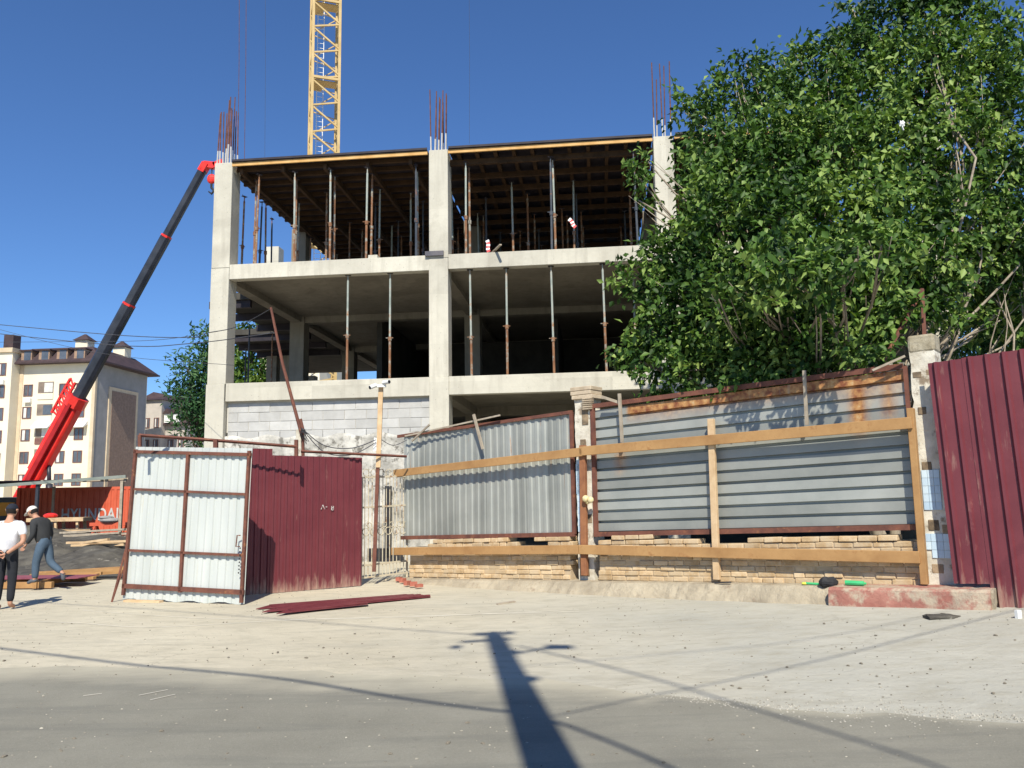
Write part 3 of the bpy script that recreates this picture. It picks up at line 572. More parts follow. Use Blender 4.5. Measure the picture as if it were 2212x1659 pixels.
# mansard: overhanging sloped prism
p_ = AF.P; x0,x1,y0,y1 = -W_-.6,1.3,-1.1,13.4
MB().hexa([p_(x0,y0,ZE-.1),p_(x1,y0,ZE-.1),p_(x1,y1,ZE-.1),p_(x0,y1,ZE-.1),p_(x0+1.2,y0+2.2,ZE+2.1),p_(x1-2.6,y0+2.2,ZE+2.1),p_(x1-2.6,y1-2.2,ZE+2.1),p_(x0+1.2,y1-2.2,ZE+2.1)]).build('roof', M['brownroof'], ap)
MB().box(AF,x0-.1,x1+.1,y0-.1,y1+.1,ZE-.32,ZE-.12).build('eave', M['brownroof'], ap)
for (u, v, h_) in ((-5.2,5.2,2.2),(1.2-3.2,9.0,1.6)):
    ch = MB().box(AF,u-.9,u+.9,v-.8,v+.8,ZE+1.6,ZE+2.2+h_*.7).build('chimney', M['creamWall'], ap)
    MB().hexa([p_(u-1.2,v-1.1,ZE+2.22+h_*.7),p_(u+1.2,v-1.1,ZE+2.22+h_*.7),p_(u+1.2,v+1.1,ZE+2.22+h_*.7),p_(u-1.2,v+1.1,ZE+2.22+h_*.7),p_(u-.1,v-.1,ZE+3.2+h_*.7),p_(u+.1,v-.1,ZE+3.2+h_*.7),p_(u+.1,v+.1,ZE+3.2+h_*.7),p_(u-.1,v+.1,ZE+3.2+h_*.7)]).build('chimney_cap', M['brownroof'], ch)
def win(fr, u, z, w_, h_, par, n0=0., loggia=False, curt=True):
    f = MB().box(fr,u-w_/2,u-w_/2+.12,n0-.07,n0+.02,z,z+h_).box(fr,u+w_/2-.12,u+w_/2,n0-.07,n0+.02,z,z+h_).box(fr,u-w_/2+.121,u+w_/2-.121,n0-.07,n0+.02,z,z+.1).box(fr,u-w_/2+.121,u+w_/2-.121,n0-.07,n0+.02,z+h_-.1,z+h_).box(fr,u-.05,u+.05,n0-.065,n0+.02,z+.101,z+h_-.101).build('window', M['brownframe'], par)
    MB().box(fr,u-w_/2+.1,u+w_/2-.1,n0-.03,n0+.01,z+.08,z+h_-.08).build('pane', M['glassd'], f)
    if curt: MB().box(fr,u-w_/2+.2,u-w_/2+.2+w_*.3,n0-.045,n0-.032,z+.15,z+h_-.15).build('curtain', M['curtain'], f)
for c_, u in enumerate((-9.4,-6.9,-4.35,-1.9)):
    for r_ in range(6):
        z = 15.55-r_*2.98+.3
        if c_ == 1:
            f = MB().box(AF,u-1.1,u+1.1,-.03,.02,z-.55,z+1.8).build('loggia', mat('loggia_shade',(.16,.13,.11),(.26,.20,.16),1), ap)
            MB().box(AF,u-1.1,u+1.1,-.10,-.031,z-.55,z+.25).build('parapet', M['brownframe'] if r_ in (2,3) else M['creamWall'], f)
            MB().box(AF,u-.2,u+1.0,-.06,-.031,z+.4,z+1.65).build('pane', M['glassd'] if r_%2 else M['curtain'], f)
        else: win(AF, u, z-.1, 1.3, 1.6, ap, curt=random.random() < .35)
        if (c_, r_) in ((1,2),(3,2)): MB().hexa([p_(u-1.2,-1.,z+1.5),p_(u+1.2,-1.,z+1.5),p_(u+1.2,-.02,z+1.9),p_(u-1.2,-.02,z+1.9),p_(u-1.2,-1.,z+1.55),p_(u+1.2,-1.,z+1.55),p_(u+1.2,-.02,z+2.5),p_(u-1.2,-.02,z+2.5)]).build('awning', M['white'], ap)
        if (c_+r_*2)%5 in (0,) and c_ != 1: MB().box(AF,u-.3,u+.6,-.45,-.02,z-.95,z-.35).build('air_conditioner', M['white'], ap, bevel=.03)
    dm = MB().box(AF,u-.75,u+.75,-.75,2.2,ZE+.1,ZE+1.45).build('dormer', mat('tan_dormer',(.26,.17,.12),(.34,.23,.16),2,.9), ap)
    MB().box(AF,u-.95,u+.95,-1.0,2.3,ZE+1.46,ZE+1.62).build('dormer_roof', M['brownroof'], dm)
    MB().box(AF,u-.35,u+.6,-.78,-.752,ZE+.2,ZE+1.4).build('pane', M['glassd'], dm)
MB().box(AF,-26,-W_-.05,-1.6,11,-.5,ZE+1.2).build('wing_wall', M['creamWall'], ap)
MB().box(AF,-26,-W_+.1,-1.9,11.3,ZE+1.21,ZE+1.8).build('wing_roof', M['trim'], ap)
MB().box(AF,-15,-13.6,2,3.5,ZE+1.8,ZE+4.4).build('chimney', M['brownroof'], ap)
for u in (-12.2,-15,-18):
    for r_ in range(7): win(AF, u, 18.4-r_*2.98, 1.4, 1.7, ap, n0=-1.6)
    MB().box(AF,u-.3,u+.6,-2.05,-1.62,17.2,17.8).build('air_conditioner', M['white'], ap, bevel=.03)
A2 = Fr(*atY(300,1000,128)[:2], -12)
a2 = thing('far_house', 'far pale house with dark mansard roof and dormers between the cream block and the pines', 'building', A2.P(3,0,0))
q_ = A2.P
MB().box(A2,0,3.6,0,10,-.5,17.4).box(A2,3.6,7.3,1.2,10,-.5,13.5).build('wall', mat('far_render',(.42,.38,.34),(.52,.47,.42),.4,.95,bs=0), a2)
MB().hexa([q_(-.4,-.5,17.4),q_(4,-.5,17.4),q_(4,10,17.4),q_(-.4,10,17.4),q_(.6,2,19),q_(3,2,18.3),q_(3,8,18.3),q_(.6,8,19)]).hexa([q_(3.2,.4,13.5),q_(7.8,.4,13.5),q_(7.8,10,13.5),q_(3.2,10,13.5),q_(3.7,2.4,16.4),q_(6.3,2.4,16.4),q_(6.3,8,16.4),q_(3.7,8,16.4)]).build('roof', M['brownroof'], a2)
for u, z in ((1.2,13),(1.2,9.6),(1.2,6.2),(2.8,13),(2.8,9.6),(2.8,6.2)): win(A2, u, z, .9, 1.6, a2)
for u, z in ((4.6,9.6),(6.4,9.6),(4.6,6.2),(6.4,6.2)): win(A2, u, z, 1.0, 1.6, a2, n0=1.2)
for u in (4.4,6.0):
    dm = MB().box(A2,u-.5,u+.5,.3,2.5,13.8,15.2).build('dormer', M['white'], a2); MB().hexa([q_(u-.7,.1,15.21),q_(u+.7,.1,15.21),q_(u+.7,3,15.21),q_(u-.7,3,15.21),q_(u-.05,.1,16),q_(u+.05,.1,16),q_(u+.05,3,16),q_(u-.05,3,16)]).build('dormer_roof', M['brownroof'], dm)
A3 = Fr(*atY(592,1000,90)[:2], -6)
a3 = thing('background_house', 'sunlit cream house seen through the open middle storey, above green leaves', 'building', A3.P(2,0,0))
MB().box(A3,-2,5,0,8,-.5,18.6).build('wall', M['creamWall'], a3); MB().box(A3,-2.4,5.4,-.4,8.4,18.61,19.2).build('roof', M['trim'], a3)
for z in (12,15): win(A3, 1, z, 1.3, 1.6, a3)
# ------------------------------------------------------------------ the long fence
FF = Fr(-2.3, 17.23, -39)
KS = .034
def corr(name, m, fr, a0, a1, zb, zt, n0, pitch, dep, parent=None, flat=.35, rust=None, solid=.004, wob=.0, zrows=5):
    prof = []; a = a0; i = 0
    while a < a1-.001:
        c = random.random()
        for t, d_ in ((0,0),(.5-flat/2-.12,0),(.5-flat/2,-dep),(.5+flat/2,-dep),(.5+flat/2+.12,0)):
            x = a+t*pitch
            if x <= a1+.0001: prof.append((x,d_,c))
        a += pitch
    prof.append((a1,0,.5))
    mb = MB(); R = zrows
    for (x, d_, c) in prof:
        for k in range(R+1):
            z = zb(x)+(zt(x)-zb(x))*k/R; mb.v.append(tuple(fr.P(x, n0+d_+wob*math.sin(x*2.3+k)+random.uniform(-.001,.001), z)))
    for i in range(len(prof)-1):
        for k in range(R): mb.f.append((i*(R+1)+k,(i+1)*(R+1)+k,(i+1)*(R+1)+k+1,i*(R+1)+k+1)); mb.c.append(prof[i][2])
    return mb.build(name, m, parent, solid=solid)
def ztop(a): return 3.0+KS*a
def zbot(a): return .86+KS*a
# panel one: vertical ribs
a_l, a_r = .02, 4.33
f1 = thing('metal_fence_panel', 'galvanised fence panel of upright corrugated sheets, sloping top, beside the ornate gate', 'fence panel', FF.P(2.2,0,.1))
corr('corrugated_sheet', M['galv'], FF, a_l, a_r, lambda a: zbot(a)+.03, lambda a: ztop(a)-.02, .0, .163, .018, f1, flat=.34, wob=.006)
MB().bar(FF.P(-.15,-.03,2.97), FF.P(a_r+.02,-.03,ztop(a_r)), .045,.06).build('top_rail', M['rust'], f1)
MB().bar(FF.P(-.05,-.03,zbot(0)-.0), FF.P(a_r+.02,-.03,zbot(a_r)), .045,.075).build('bottom_rail', M['rust'], f1)
MB().box(FF, a_r-.03,a_r+.03,-.055,-.005,zbot(a_r),ztop(a_r)+.0).build('stile', M['rust'], f1)
# panel two: horizontal ribs with rust
b_l, b_r = 4.78, 9.84
f2 = thing('metal_fence_panel', 'galvanised fence panel of horizontal ribbed sheets with rust running from its top, under the tree', 'fence panel', FF.P(7.2,0,.1))
prof = []; z = 0.; hgt = 2.12; per = hgt/12.
for k in range(12):
    c = random.random(); z = k*per
    for t, d_ in ((.0,.06),(.22,.06),(.25,-.004),(.96,-.004),(.98,.06)): prof.append((z+t*per, d_, c))
prof.append((hgt,.06,.5))
na = 70; mb = MB(); rv = []
def rustmask(a, z):
    t = (a-b_l)/(b_r-b_l); top = hgt-z; r = 0
    j_ = .5+.5*math.sin(a*7.3)*math.sin(a*3.1+1)
    if t > .13: r = max(r, (1-sm(top,.15,.21))*(1 if t < .62 or t > .60 else .6))
    if .10 < t < .42: r = max(r, (1-sm(top,.2,.40))*.55*j_)
    if t > .80: r = max(r, (1-sm(top,.2,.55))*.75*j_)
    r = max(r, math.exp(-((t-.875)/.022)**2)*(1-sm(top,.62,.95))*1.25, math.exp(-((t-.955)/.02)**2)*(1-sm(top,.5,.8))*.8, math.exp(-((t-.10)/.02)**2)*(sm(top,.75,.8))*(1-sm(top,.9,1.25))*.7)
    return r
for i in range(na+1):
    a = b_l+(b_r-b_l)*i/na
    for (z, d_, c) in prof: mb.v.append(tuple(FF.P(a, d_+.006*math.sin(a*2+z*3), zbot(a)+.0+z))); rv.append(rustmask(a, z))
R = len(prof)
for i in range(na):
    for k in range(R-1): mb.f.append((i*R+k,(i+1)*R+k,(i+1)*R+k+1,i*R+k+1)); mb.c.append(prof[k][2])
o = mb.build('corrugated_sheet', M['galvR'], f2, solid=.004); at = o.data.attributes.new('rustm','FLOAT','POINT'); at.data.foreach_set('value', rv)
MB().bar(FF.P(b_l-.05,-.03,ztop(b_l)+.05), FF.P(b_r,-.03,ztop(b_r)+.02), .05,.075).build('top_rail', M['rust'], f2)
MB().bar(FF.P(b_l,-.03,zbot(b_l)-.01), FF.P(b_r,-.03,zbot(b_r)+.0), .05,.075).build('bottom_rail', M['rust'], f2)
MB().box(FF, b_l-.03,b_l+.04,-.06,0,zbot(b_l)-.05,ztop(b_l)+.02).build('stile', M['rust'], f2)
MB().box(FF, b_r-.0,b_r+.05,-.05,.0,zbot(b_r)-.05,ztop(b_r)+.02).build('stile', M['rust'], f2)
# low brick wall
def zl(a): return .05+.040*a          # top of the ledge
bw = thing('brick_wall', 'low crumbling sand coloured brick wall under the metal fence panels', 'wall', FF.P(5,0,.1))
mb = MB(); ch_, cl_ = .083, .262
na = 48
for i in range(na):
    a0, a1 = .25+9.6*i/na, .25+9.6*(i+1)/na
    if a1 > 4.36 and a0 < 4.76: continue
    mb.add([FF.P(a0,-.052,zl(a0)-.1),FF.P(a1,-.052,zl(a1)-.1),FF.P(a1,.24,zl(a1)-.1),FF.P(a0,.24,zl(a0)-.1),FF.P(a0,-.052,zbot(a0)-.19),FF.P(a1,-.052,zbot(a1)-.19),FF.P(a1,.24,zbot(a1)-.19),FF.P(a0,.24,zbot(a0)-.19)], [(3,2,1,0),(4,5,6,7),(0,1,5,4),(1,2,6,5),(2,3,7,6),(3,0,4,7)])
mb.build('mortar', mat('old_mortar',(.44,.34,.22),(.55,.43,.29),6,.95,bs=.6,bscale=20), bw)
mb = MB()
for r in range(-1,11):
    a = .1-(r%2)*.13
    while a < 9.86:
        l = cl_*random.choice([1,1,1,.62,1.05]); a1 = min(a+l-.012, 9.85); a0 = max(a, .22)
        zz = .045+(r+.3)*ch_+.0370*((a0+a1)/2); zt_ = zz+ch_*random.uniform(.86,.95)
        lim = zbot((a0+a1)/2)-.055-(.10 if math.sin(a*1.9+1)+math.sin(a*4.7) > .9 else 0)-(.5*max(0,.9-a0))
        if zt_ < lim+.02 and a1-a0 > .06 and random.random() > .02 and not (a1 > 4.37 and a0 < 4.75):
            n_ = random.uniform(-.012,.014)-.07; sl = random.uniform(-.006,.006)
            P = FF.P; k_ = .037*(a1-a0)
            mb.hexa([P(a0,n_,zz),P(a1,n_,zz+k_+sl),P(a1,.2,zz+k_+sl),P(a0,.2,zz),P(a0,n_+.004,zt_),P(a1,n_+.004,zt_+k_+sl),P(a1,.2,zt_+k_+sl),P(a0,.2,zt_)], random.random())
        a += l
mb.build('bricks', M['brick'], bw, bevel=.012)
# concrete ledge in front
lg = thing('concrete_ledge', 'dusty worn kerb ledge along the brick wall foot, red paint at its right end', 'kerb', FF.P(5,-.3,0))
def ledge(a0, a1, nf, m, nm, par, slope=.06, jit=.02):
    mb = MB(); N_ = int((a1-a0)/.09); rows_ = []
    for i in range(N_+1):
        a = a0+(a1-a0)*i/N_; p = FF.P(a,nf,0); g_ = gz(p.x,p.y)-.03; t = zl(a)
        w_ = .03*math.sin(a*2.1)+.02*math.sin(a*5.3)+random.uniform(-jit,jit)
        pr = [(nf-slope*1.4+w_, g_),(nf-slope*.7+w_, g_+(t-g_)*.45),(nf+w_, t-.035),(nf+.035+w_, t-.004),(nf*.5, t+random.uniform(-.006,.006)),(.1, t+.012)]
        rows_.append([FF.P(a,n_,z_) for n_, z_ in pr])
    for rw in rows_: mb.v += [tuple(q) for q in rw]
    k = len(rows_[0])
    for i in range(N_):
        for j in range(k-1): mb.f.append((i*k+j,(i+1)*k+j,(i+1)*k+j+1,i*k+j+1)); mb.c.append(.5)
    mb.f += [tuple(range(k)), tuple((N_*k+j) for j in range(k))[::-1]]; mb.c += [.5,.5]
    return mb.build(nm, m, par, smooth=False)
ledge(-.3, 8.78, -.30, M['ledge'], 'ledge_body', lg, .12, .012)
ledge(8.8, 10.72, -.52, M['redkerb'], 'red_painted_section', lg, .02, .006)
ledge(10.0, 10.75, -.49, M['ledge'], 'ledge_cap', lg, .0, .01)
# pillars
def pillar(a0, a1, zt_, label, bricks, tiles, n0=-.02, n1=.32, leans=0):
    t = thing('masonry_pillar', label, 'pillar', FF.P((a0+a1)/2,.1,.0))
    mb = MB(); nz = 40; base = zl(a0)-.1
    for k in range(nz+1):
        z = base+(zt_-base)*k/nz; j1, j2 = random.uniform(-.012,.012), random.uniform(-.012,.012); s_ = -leans*(z)
        for (a, n_) in ((a0+j1,n0),((a0+a1)/2,n0+random.uniform(-.006,.006)),(a1+j2,n0),(a1+j2,n1),(a0+j1,n1)): mb.v.append(tuple(FF.P(a+s_,n_,z)))
    for k in range(nz):
        for j in range(5): mb.f.append((k*5+j,k*5+(j+1)%5,(k+1)*5+(j+1)%5,(k+1)*5+j)); mb.c.append(.5)
    mb.f.append(tuple(nz*5+j for j in range(5))); mb.c.append(.5)
    mb.build('plaster_shaft', M['whiteplaster'], t)
    mb = MB()
    for (a, b_, z, w_, h_) in bricks: s_=-leans*z; mb.box(FF, a+s_, a+w_+s_, n0-.004-random.random()*.006, n0+.1, z, z+h_, random.random())
    if bricks: mb.build('exposed_bricks', mat('pillar_brick',(.13,.10,.07),(.34,.25,.16),9,.95,bs=.5,var=.4), t, bevel=.008)
    mb = MB()
    for (a, z, na_, nz_) in tiles:
        for i in range(na_):
            for k in range(nz_):
                if random.random() < .08: continue
                s_=-leans*(z+k*.105); mb.box(FF, a+i*.072+s_, a+i*.072+.068+s_, n0-.014, n0+.0, z+k*.105, z+k*.105+.101, random.random())
    if tiles: mb.build('tile_cladding', M['tile'], t)
    return t
p1 = pillar(4.40, 4.72, 3.36, 'narrow crumbling white plastered pillar between the two metal fence panels', [(4.55,0,2.9,.13,.35),(4.50,0,2.45,.12,.2),(4.6,0,1.2,.1,.15),(4.42,0,.3,.2,.3)], [(4.415,1.05,1,12),(4.40,1.7,2,5)])
mb = MB()
for k in range(3): mb.box(FF, 4.36+random.uniform(-.02,.02), 4.80+random.uniform(-.03,.02), -.07, .3, 3.36+k*.075, 3.36+k*.075+.068, random.random())
for k in range(6): mb.box(FF, 4.60, 4.80, -.09, -.0, 3.16+k*.036, 3.16+k*.036+.026, .2+random.random()*.5)
mb.build('broken_cap', mat('cap_brick',(.34,.27,.19),(.46,.38,.28),7,.95,bs=.5,var=.3), p1, bevel=.008)
p2 = pillar(9.93, 10.24, 3.70, 'tall off white plastered pillar with light blue tile patches beside the maroon fence', [(9.95,0,3.18,.11,.08),(10.12,0,3.2,.09,.08),(9.98,0,2.68,.1,.1),(9.97,0,1.93,.12,.12),(9.96,0,1.7,.1,.08),(9.99,0,1.15,.13,.14),(10.15,0,1.05,.08,.18),(9.99,0,.98,.1,.08),(9.99,0,.6,.14,.12)], [(9.96,1.42,3,5),(9.94,.8,4,3)], leans=.0)
MB().box(FF, 9.92,10.25,-.032,.33,3.52,3.76).build('cap', mat('mossy_cap',(.24,.20,.13),(.46,.41,.31),5,.95,bs=.6,bscale=14,bd=.03), p2, bevel=.03)
o = MB().tube([FF.P(4.70,-.16,1.55),FF.P(4.76,-.2,1.56)],.03,6).ball(FF.P(4.70,-.2,1.62),.06).ball(FF.P(4.80,-.2,1.60),.055).build('round_knobs', mat('yellow_knob',(.6,.48,.22),(.75,.66,.42),9,.5)); tag(o,'pale round knobs fixed to the narrow pillar at mid height','knob')
# planks and posts
def ph(x, y, n_): a, z = FF.hit(x, y, n_); return FF.P(a, n_, z)
def plank(pts, n_, w_, th, m, nm, label, cat='plank', grp=None):
    mb = MB(); q = [ph(x,y,n_) for x, y in pts]
    for i in range(len(q)-1): mb.bar(q[i], q[i+1]+(q[i+1]-q[i]).normalized()*(.004 if i < len(q)-2 else 0), th, w_, up=(0,0,1))
    return one(mb, nm, m, label, cat, grp, bevel=.006)
G_ = 'orange planks nailed along the fence'
plank([(850,1023),(1258,976)], -.195, .150, .04, M['lumber'], 'long_plank', 'upper orange plank, left length, climbing from the ornate gate to the narrow pillar', grp=G_)
plank([(1252,975),(1970,913)], -.195, .155, .04, M['lumber'], 'long_plank', 'upper orange plank, right length, crossing the horizontal ribbed panel', grp=G_)
plank([(845,1191),(1250,1187)], -.195, .150, .04, M['lumber'], 'long_plank', 'lower orange plank, left length, in front of the brick wall', grp=G_)
plank([(1251,1187),(1987,1204)], -.195, .155, .04, M['lumber'], 'long_plank', 'lower orange plank, right length, ending at the brown corner post', grp=G_)
def post(x0,y0,x1,y1,n_,w_,th,m,label,cat='post', nm='timber_post'):
    return one(MB().bar(ph(x0,y0,n_), ph(x1,y1,n_), w_, th, up=FF.N), nm, m, label, cat, bevel=.006)
M['brownpost'] = mat('brown_timber', (.22,.09,.045), (.34,.15,.07), 4, .8, bs=.2)
post(1259,962,1263,1243,-.125,.115,.075,M['brownpost'],'dark brown post standing in front of the narrow plastered pillar')
post(1536,905,1549,1252,-.125,.10,.075,M['paleWood'],'pale timber post standing in the middle of the horizontal ribbed panel')
post(1967,882,1998,1262,-.125,.085,.11,M['lumber'],'orange brown corner post beside the off white tiled pillar')
# sticks
for pts, w_, m_, lb in (
    (((1023,895),(1043,970)),.05,'greyWood','grey stick nailed upright above the upper plank on the upright ribbed panel'),
    (((1338,850),(1344,956)),.05,'greyWood','grey stick nailed upright beside the narrow pillar on the horizontal ribbed panel'),
    (((1300,857),(1342,871)),.045,'greyWood','short grey stick nailed slanting across the top of an upright stick'),
    (((1737,800),(1743,918)),.045,'greyWood','grey stick nailed upright near the middle of the rust stained panel'),
    (((928,917),(890,953)),.035,'greyWood','thin grey stick slanting at the left end of the upright ribbed panel'),
    (((875,942),(1080,897)),.03,'greyWood','long thin grey lath lying along the sloping top rail'),
    (((1885,800),(1955,769)),.03,'greyWood','pale thin rod poking up beside the tiled pillar top')):
    one(MB().bar(ph(*pts[0],-.22 if 'upright' in lb else -.16), ph(*pts[1],-.14), w_, w_*.7, up=FF.N), 'wooden_stick', M[m_], lb, 'stick')
one(MB().bar(atY(1992,625,12.2), atY(1895,800,12.0), .05,.05).bar(atY(1992,625,12.2), atY(1998,740,12.0), .05,.05), 'angle_iron_trestle', M['rust'], 'dark inverted V of angle iron standing in the leaves behind the fence', 'metal frame')
# maroon sheet on the far right
RF = Fr(FF.o.x, FF.o.y, -39); rn = -.25
aL, zL = RF.hit(2031, 1000, rn); lean = .05
MRF = thing('maroon_fence', 'tall maroon corrugated sheet fence at the right edge, its lower corner stepped', 'fence', RF.P(11.3,rn,.2))
class Lean(Fr):
    def P(s, a, n, z): return super().P(a-(z-1.8)*.035, n+(z-1.8)*.02, z)
LF = Lean(RF.o.x, RF.o.y, -39)
corr('corrugated_sheet', M['maroonD'], LF, aL, aL+.42, lambda a: zl(a)+.05, lambda a: 3.33+.04*(a-aL), rn, .19, .045, MRF, flat=.14)
corr('corrugated_sheet', M['maroonD'], LF, aL+.40, aL+4.4, lambda a: .20+.05*(a-aL), lambda a: 3.34+.04*(a-aL), rn-.006, .19, .045, MRF, flat=.14)
# ------------------------------------------------------------------ ornate gate, camera post, poles
OG = Fr(-3.06, 16.55, 40)
og = thing('ornate_gate', 'narrow ornate wrought iron gate with scrolls, painted beige, left of the corrugated fence', 'gate', OG.P(.5,0,0))
W2 = 1.08
for z in (2.10,1.50,.36,.12): MB().bar(OG.P(0,0,z),OG.P(W2,0,z+.03),.035,.035).build('rail', M['iron'], og)
for a in (0.01,W2): MB().bar(OG.P(a,0,.05),OG.P(a,0,2.12),.04).build('stile', M['iron'], og)
mb = MB()
for k in range(1,13):
    a = W2*k/13; mb.bar(OG.P(a,0,.13),OG.P(a,0,2.1 if k%2 else 2.28),.016)
mb.build('bars', M['iron'], og)
mb = MB()
def ring(c, r, n_=12): return [OG.P(c[0]+r*math.cos(2*math.pi*i/n_),-.012,c[1]+r*math.sin(2*math.pi*i/n_)) for i in range(n_+1)]
for k in range(6):
    mb.tube(ring((.10+k*.175,1.02),.075), .010, 4); mb.tube(ring((.10+k*.175,2.2),.07), .009, 4); mb.tube(ring((.18+k*.175,1.15),.05), .009, 4)
mb.build('scrollwork', M['iron'], og)
P_ = lambda x,y,Y: atY(x,y,Y)
cp = thing('camera_post', 'pale wooden post carrying two white security cameras above the ornate gate', 'post', P_(815,1240,16.4))
MB().bar(P_(808,1235,16.4), P_(817,985,16.4), .07,.05).build('steel_post', M['rust'], cp)
MB().bar(P_(817,1010,16.38), P_(823,835,16.38), .095,.05, up=(0,1,0)).build('timber', M['paleWood'], cp, bevel=.006)
c1_ = P_(823,830,16.3)
for dx, dz in ((-.10,-.02),(.05,.03)):
    k_ = MB().tube([c1_+Vector((dx,-.02,dz)), c1_+Vector((dx+(.13 if dx > 0 else -.10),-.12,dz+(.0 if dx > 0 else -.06)))], .042, 10).build('security_camera', M['white'], cp, smooth=False)
    MB().tube([c1_+Vector((dx+(.13 if dx > 0 else -.10),-.12,dz+(0 if dx > 0 else -.06))), c1_+Vector((dx+(.135 if dx > 0 else -.105),-.125,dz+(0 if dx > 0 else -.062)))], .035, 10).build('lens', M['black'], k_)
MB().box(Fr(c1_.x,c1_.y,0),-.13,.10,-.03,.03,-.06+c1_.z,.0+c1_.z).build('bracket', M['white'], cp)
one(MB().hexa([P_(806,975,16.36),P_(824,972,16.36),P_(824,972,16.37),P_(806,975,16.37),P_(808,945,16.36),P_(822,948,16.36),P_(822,948,16.37),P_(808,945,16.37)]), 'white_bag', M['white'], 'white plastic bag hanging on the camera post', 'bag')
lp = thing('leaning_pole', 'thin rusty pole leaning up left from a short white post, carrying wires', 'pole', P_(646,975,16.0))
MB().tube([P_(646,985,16.0),P_(646,928,16.0)], .065, 8).build('short_post', M['whiteplaster'], lp)
MB().tube([P_(652,940,15.92),P_(610,785,15.9),P_(585,664,15.88)], [.035,.030,.024], 6).build('pole', M['rust'], lp)
MB().tube([P_(655,985,15.98),P_(654,925,15.95),P_(649,905,15.95)], .03, 6).build('clamp_rod', M['rust'], lp)
mb = MB()
for k in range(5): mb.tube([P_(650,925+k*3,15.9)]+[P_(655+random.uniform(-8,14),930+random.uniform(-10,30),15.85) for _ in range(4)], .007, 4)
mb.build('wire_tangle', M['black'], lp)
def wire(pts, r, label, sub=6, nm='wire', m='rope'):
    ps = [Vector(p) for p in pts]; out = []
    for i in range(len(ps)-1):   # catmull
        p0 = ps[max(i-1,0)]; p1_ = ps[i]; p2_ = ps[i+1]; p3 = ps[min(i+2,len(ps)-1)]
        for k in range(sub):
            t = k/sub; out.append(.5*((2*p1_)+(p2_-p0)*t+(2*p0-5*p1_+4*p2_-p3)*t*t+(3*p1_-p0-3*p2_+p3)*t**3))
    out.append(ps[-1]); return one(MB().tube(out, r, 4), nm, M[m], label, 'wire')
wire([P_(-120,690,26),P_(228,722,22),P_(410,729,19),P_(449,719,18.2),P_(511,706,17.2),P_(585,667,15.9)], .010, 'upper black wire running from the tip of the leaning pole to the left edge')
wire([P_(-120,708,26),P_(240,745,21),P_(411,742,18.5),P_(597,718,15.9)], .010, 'second black wire sagging left from the leaning pole below its tip')
wire([P_(-120,680,27),P_(200,760,24),P_(506,789,20)], .006, 'faint thin wire crossing low before the corner column')
wire([P_(-120,740,27),P_(150,738,24),P_(330,735,21),P_(470,716,18)], .006, 'thin wire passing just above the apartment roof')
for i, (dy, lb) in enumerate(((0,'black cable sagging from the short white post to the camera post'),(14,'lower black cable drooping between the short white post and the camera post'))):
    wire([P_(652,925,15.9),P_(700,962+dy,16.0),P_(760,968+dy,16.1),P_(812,950+dy*.4,16.3)], .009, lb)
wire([P_(824,950,16.3),P_(850,962,16.6),P_(880,950,16.9)], .007, 'short black cable from the camera post to the fence top')
wire([P_(300,940,13.9),P_(460,951,14.3),P_(643,965,15.0)], .028, 'maroon steel rail running above the gate and maroon fence', nm='steel_rail', m='rust')['category'] = 'rail'
for x, Y_, y0, y1, w_, lb in ((302,13.88,940,965,.05,'short rusty bracket under the left end of the steel rail'),(466,14.3,950,975,.07,'short rusty bracket under the middle of the steel rail'),(640,15,950,985,.06,'short rusty bracket at the right end of the steel rail by the leaning pole')):
    one(MB().bar(P_(x,y0,Y_),P_(x,y1,Y_),w_), 'rail_bracket', M['rust'], lb, 'bracket')
wire([P_(650,975,15.6),P_(760,980,16.0),P_(878,986,16.6)], .026, 'dark steel pipe running right from the short post past the camera post', nm='steel_pipe', m='rust')['category'] = 'pipe'
# ------------------------------------------------------------------ maroon fence left + open white gate
LB = Fr(-4.37, 15.21, 36.7)
lf = thing('maroon_fence', 'maroon corrugated sheet fence standing behind the open white gate', 'fence', LB.P(.5,0,0))
aa, _ = LB.hit(459,980); a2_, _ = LB.hit(586,980)
corr('corrugated_sheet', M['maroon'], LB, a2_-.02, 1.72, lambda a: .01, lambda a: 2.50-.01*a, 0, .125, .022, lf, flat=.3, wob=.004)
corr('corrugated_sheet', M['maroon'], LB, aa, a2_+.02, lambda a: .01, lambda a: 2.62, .012, .125, .022, lf, flat=.3)
MB().bar(LB.P(aa,.06,2.2),LB.P(1.7,.06,2.2),.05).bar(LB.P(aa,.06,.5),LB.P(1.7,.06,.5),.05).build('rail', M['rust'], lf)
dust = MB()
GF = Fr(-6.77, 14.41, -18.2)
gc = {k: GF.hit(*q) for k, q in dict(BL=(262,1299),BR=(525,1309),TL=(291,964),TR=(543,967)).items()}
def GP(s, t, n_=0.):
    f = lambda i: (gc['BL'][i]*(1-s)+gc['BR'][i]*s)*(1-t)+(gc['TL'][i]*(1-s)+gc['TR'][i]*s)*t
    return GF.P(f(0), n_, f(1))
wg = thing('white_gate', 'open white corrugated metal gate with rusty six panel frame', 'gate', GP(.5,0))
mb = MB(); NP = 16; prof = []
for k in range(NP):
    for t, d_ in ((0,0),(.30,0),(.38,.02),(.72,.02),(.80,0)): prof.append(((k+t)/NP, d_, random.random()))
prof.append((1,0,.5))
for (s_, d_, c) in prof:
    for k in range(7): mb.v.append(tuple(GP(.0+s_*1.0, .012+k/6*.985+(.006*math.sin(s_*25) if k == 0 else 0), .03+d_+.006*math.sin(s_*7+k))))
for i in range(len(prof)-1):
    for k in range(6): mb.f.append((i*7+k,(i+1)*7+k,(i+1)*7+k+1,i*7+k+1)); mb.c.append(prof[i][2])
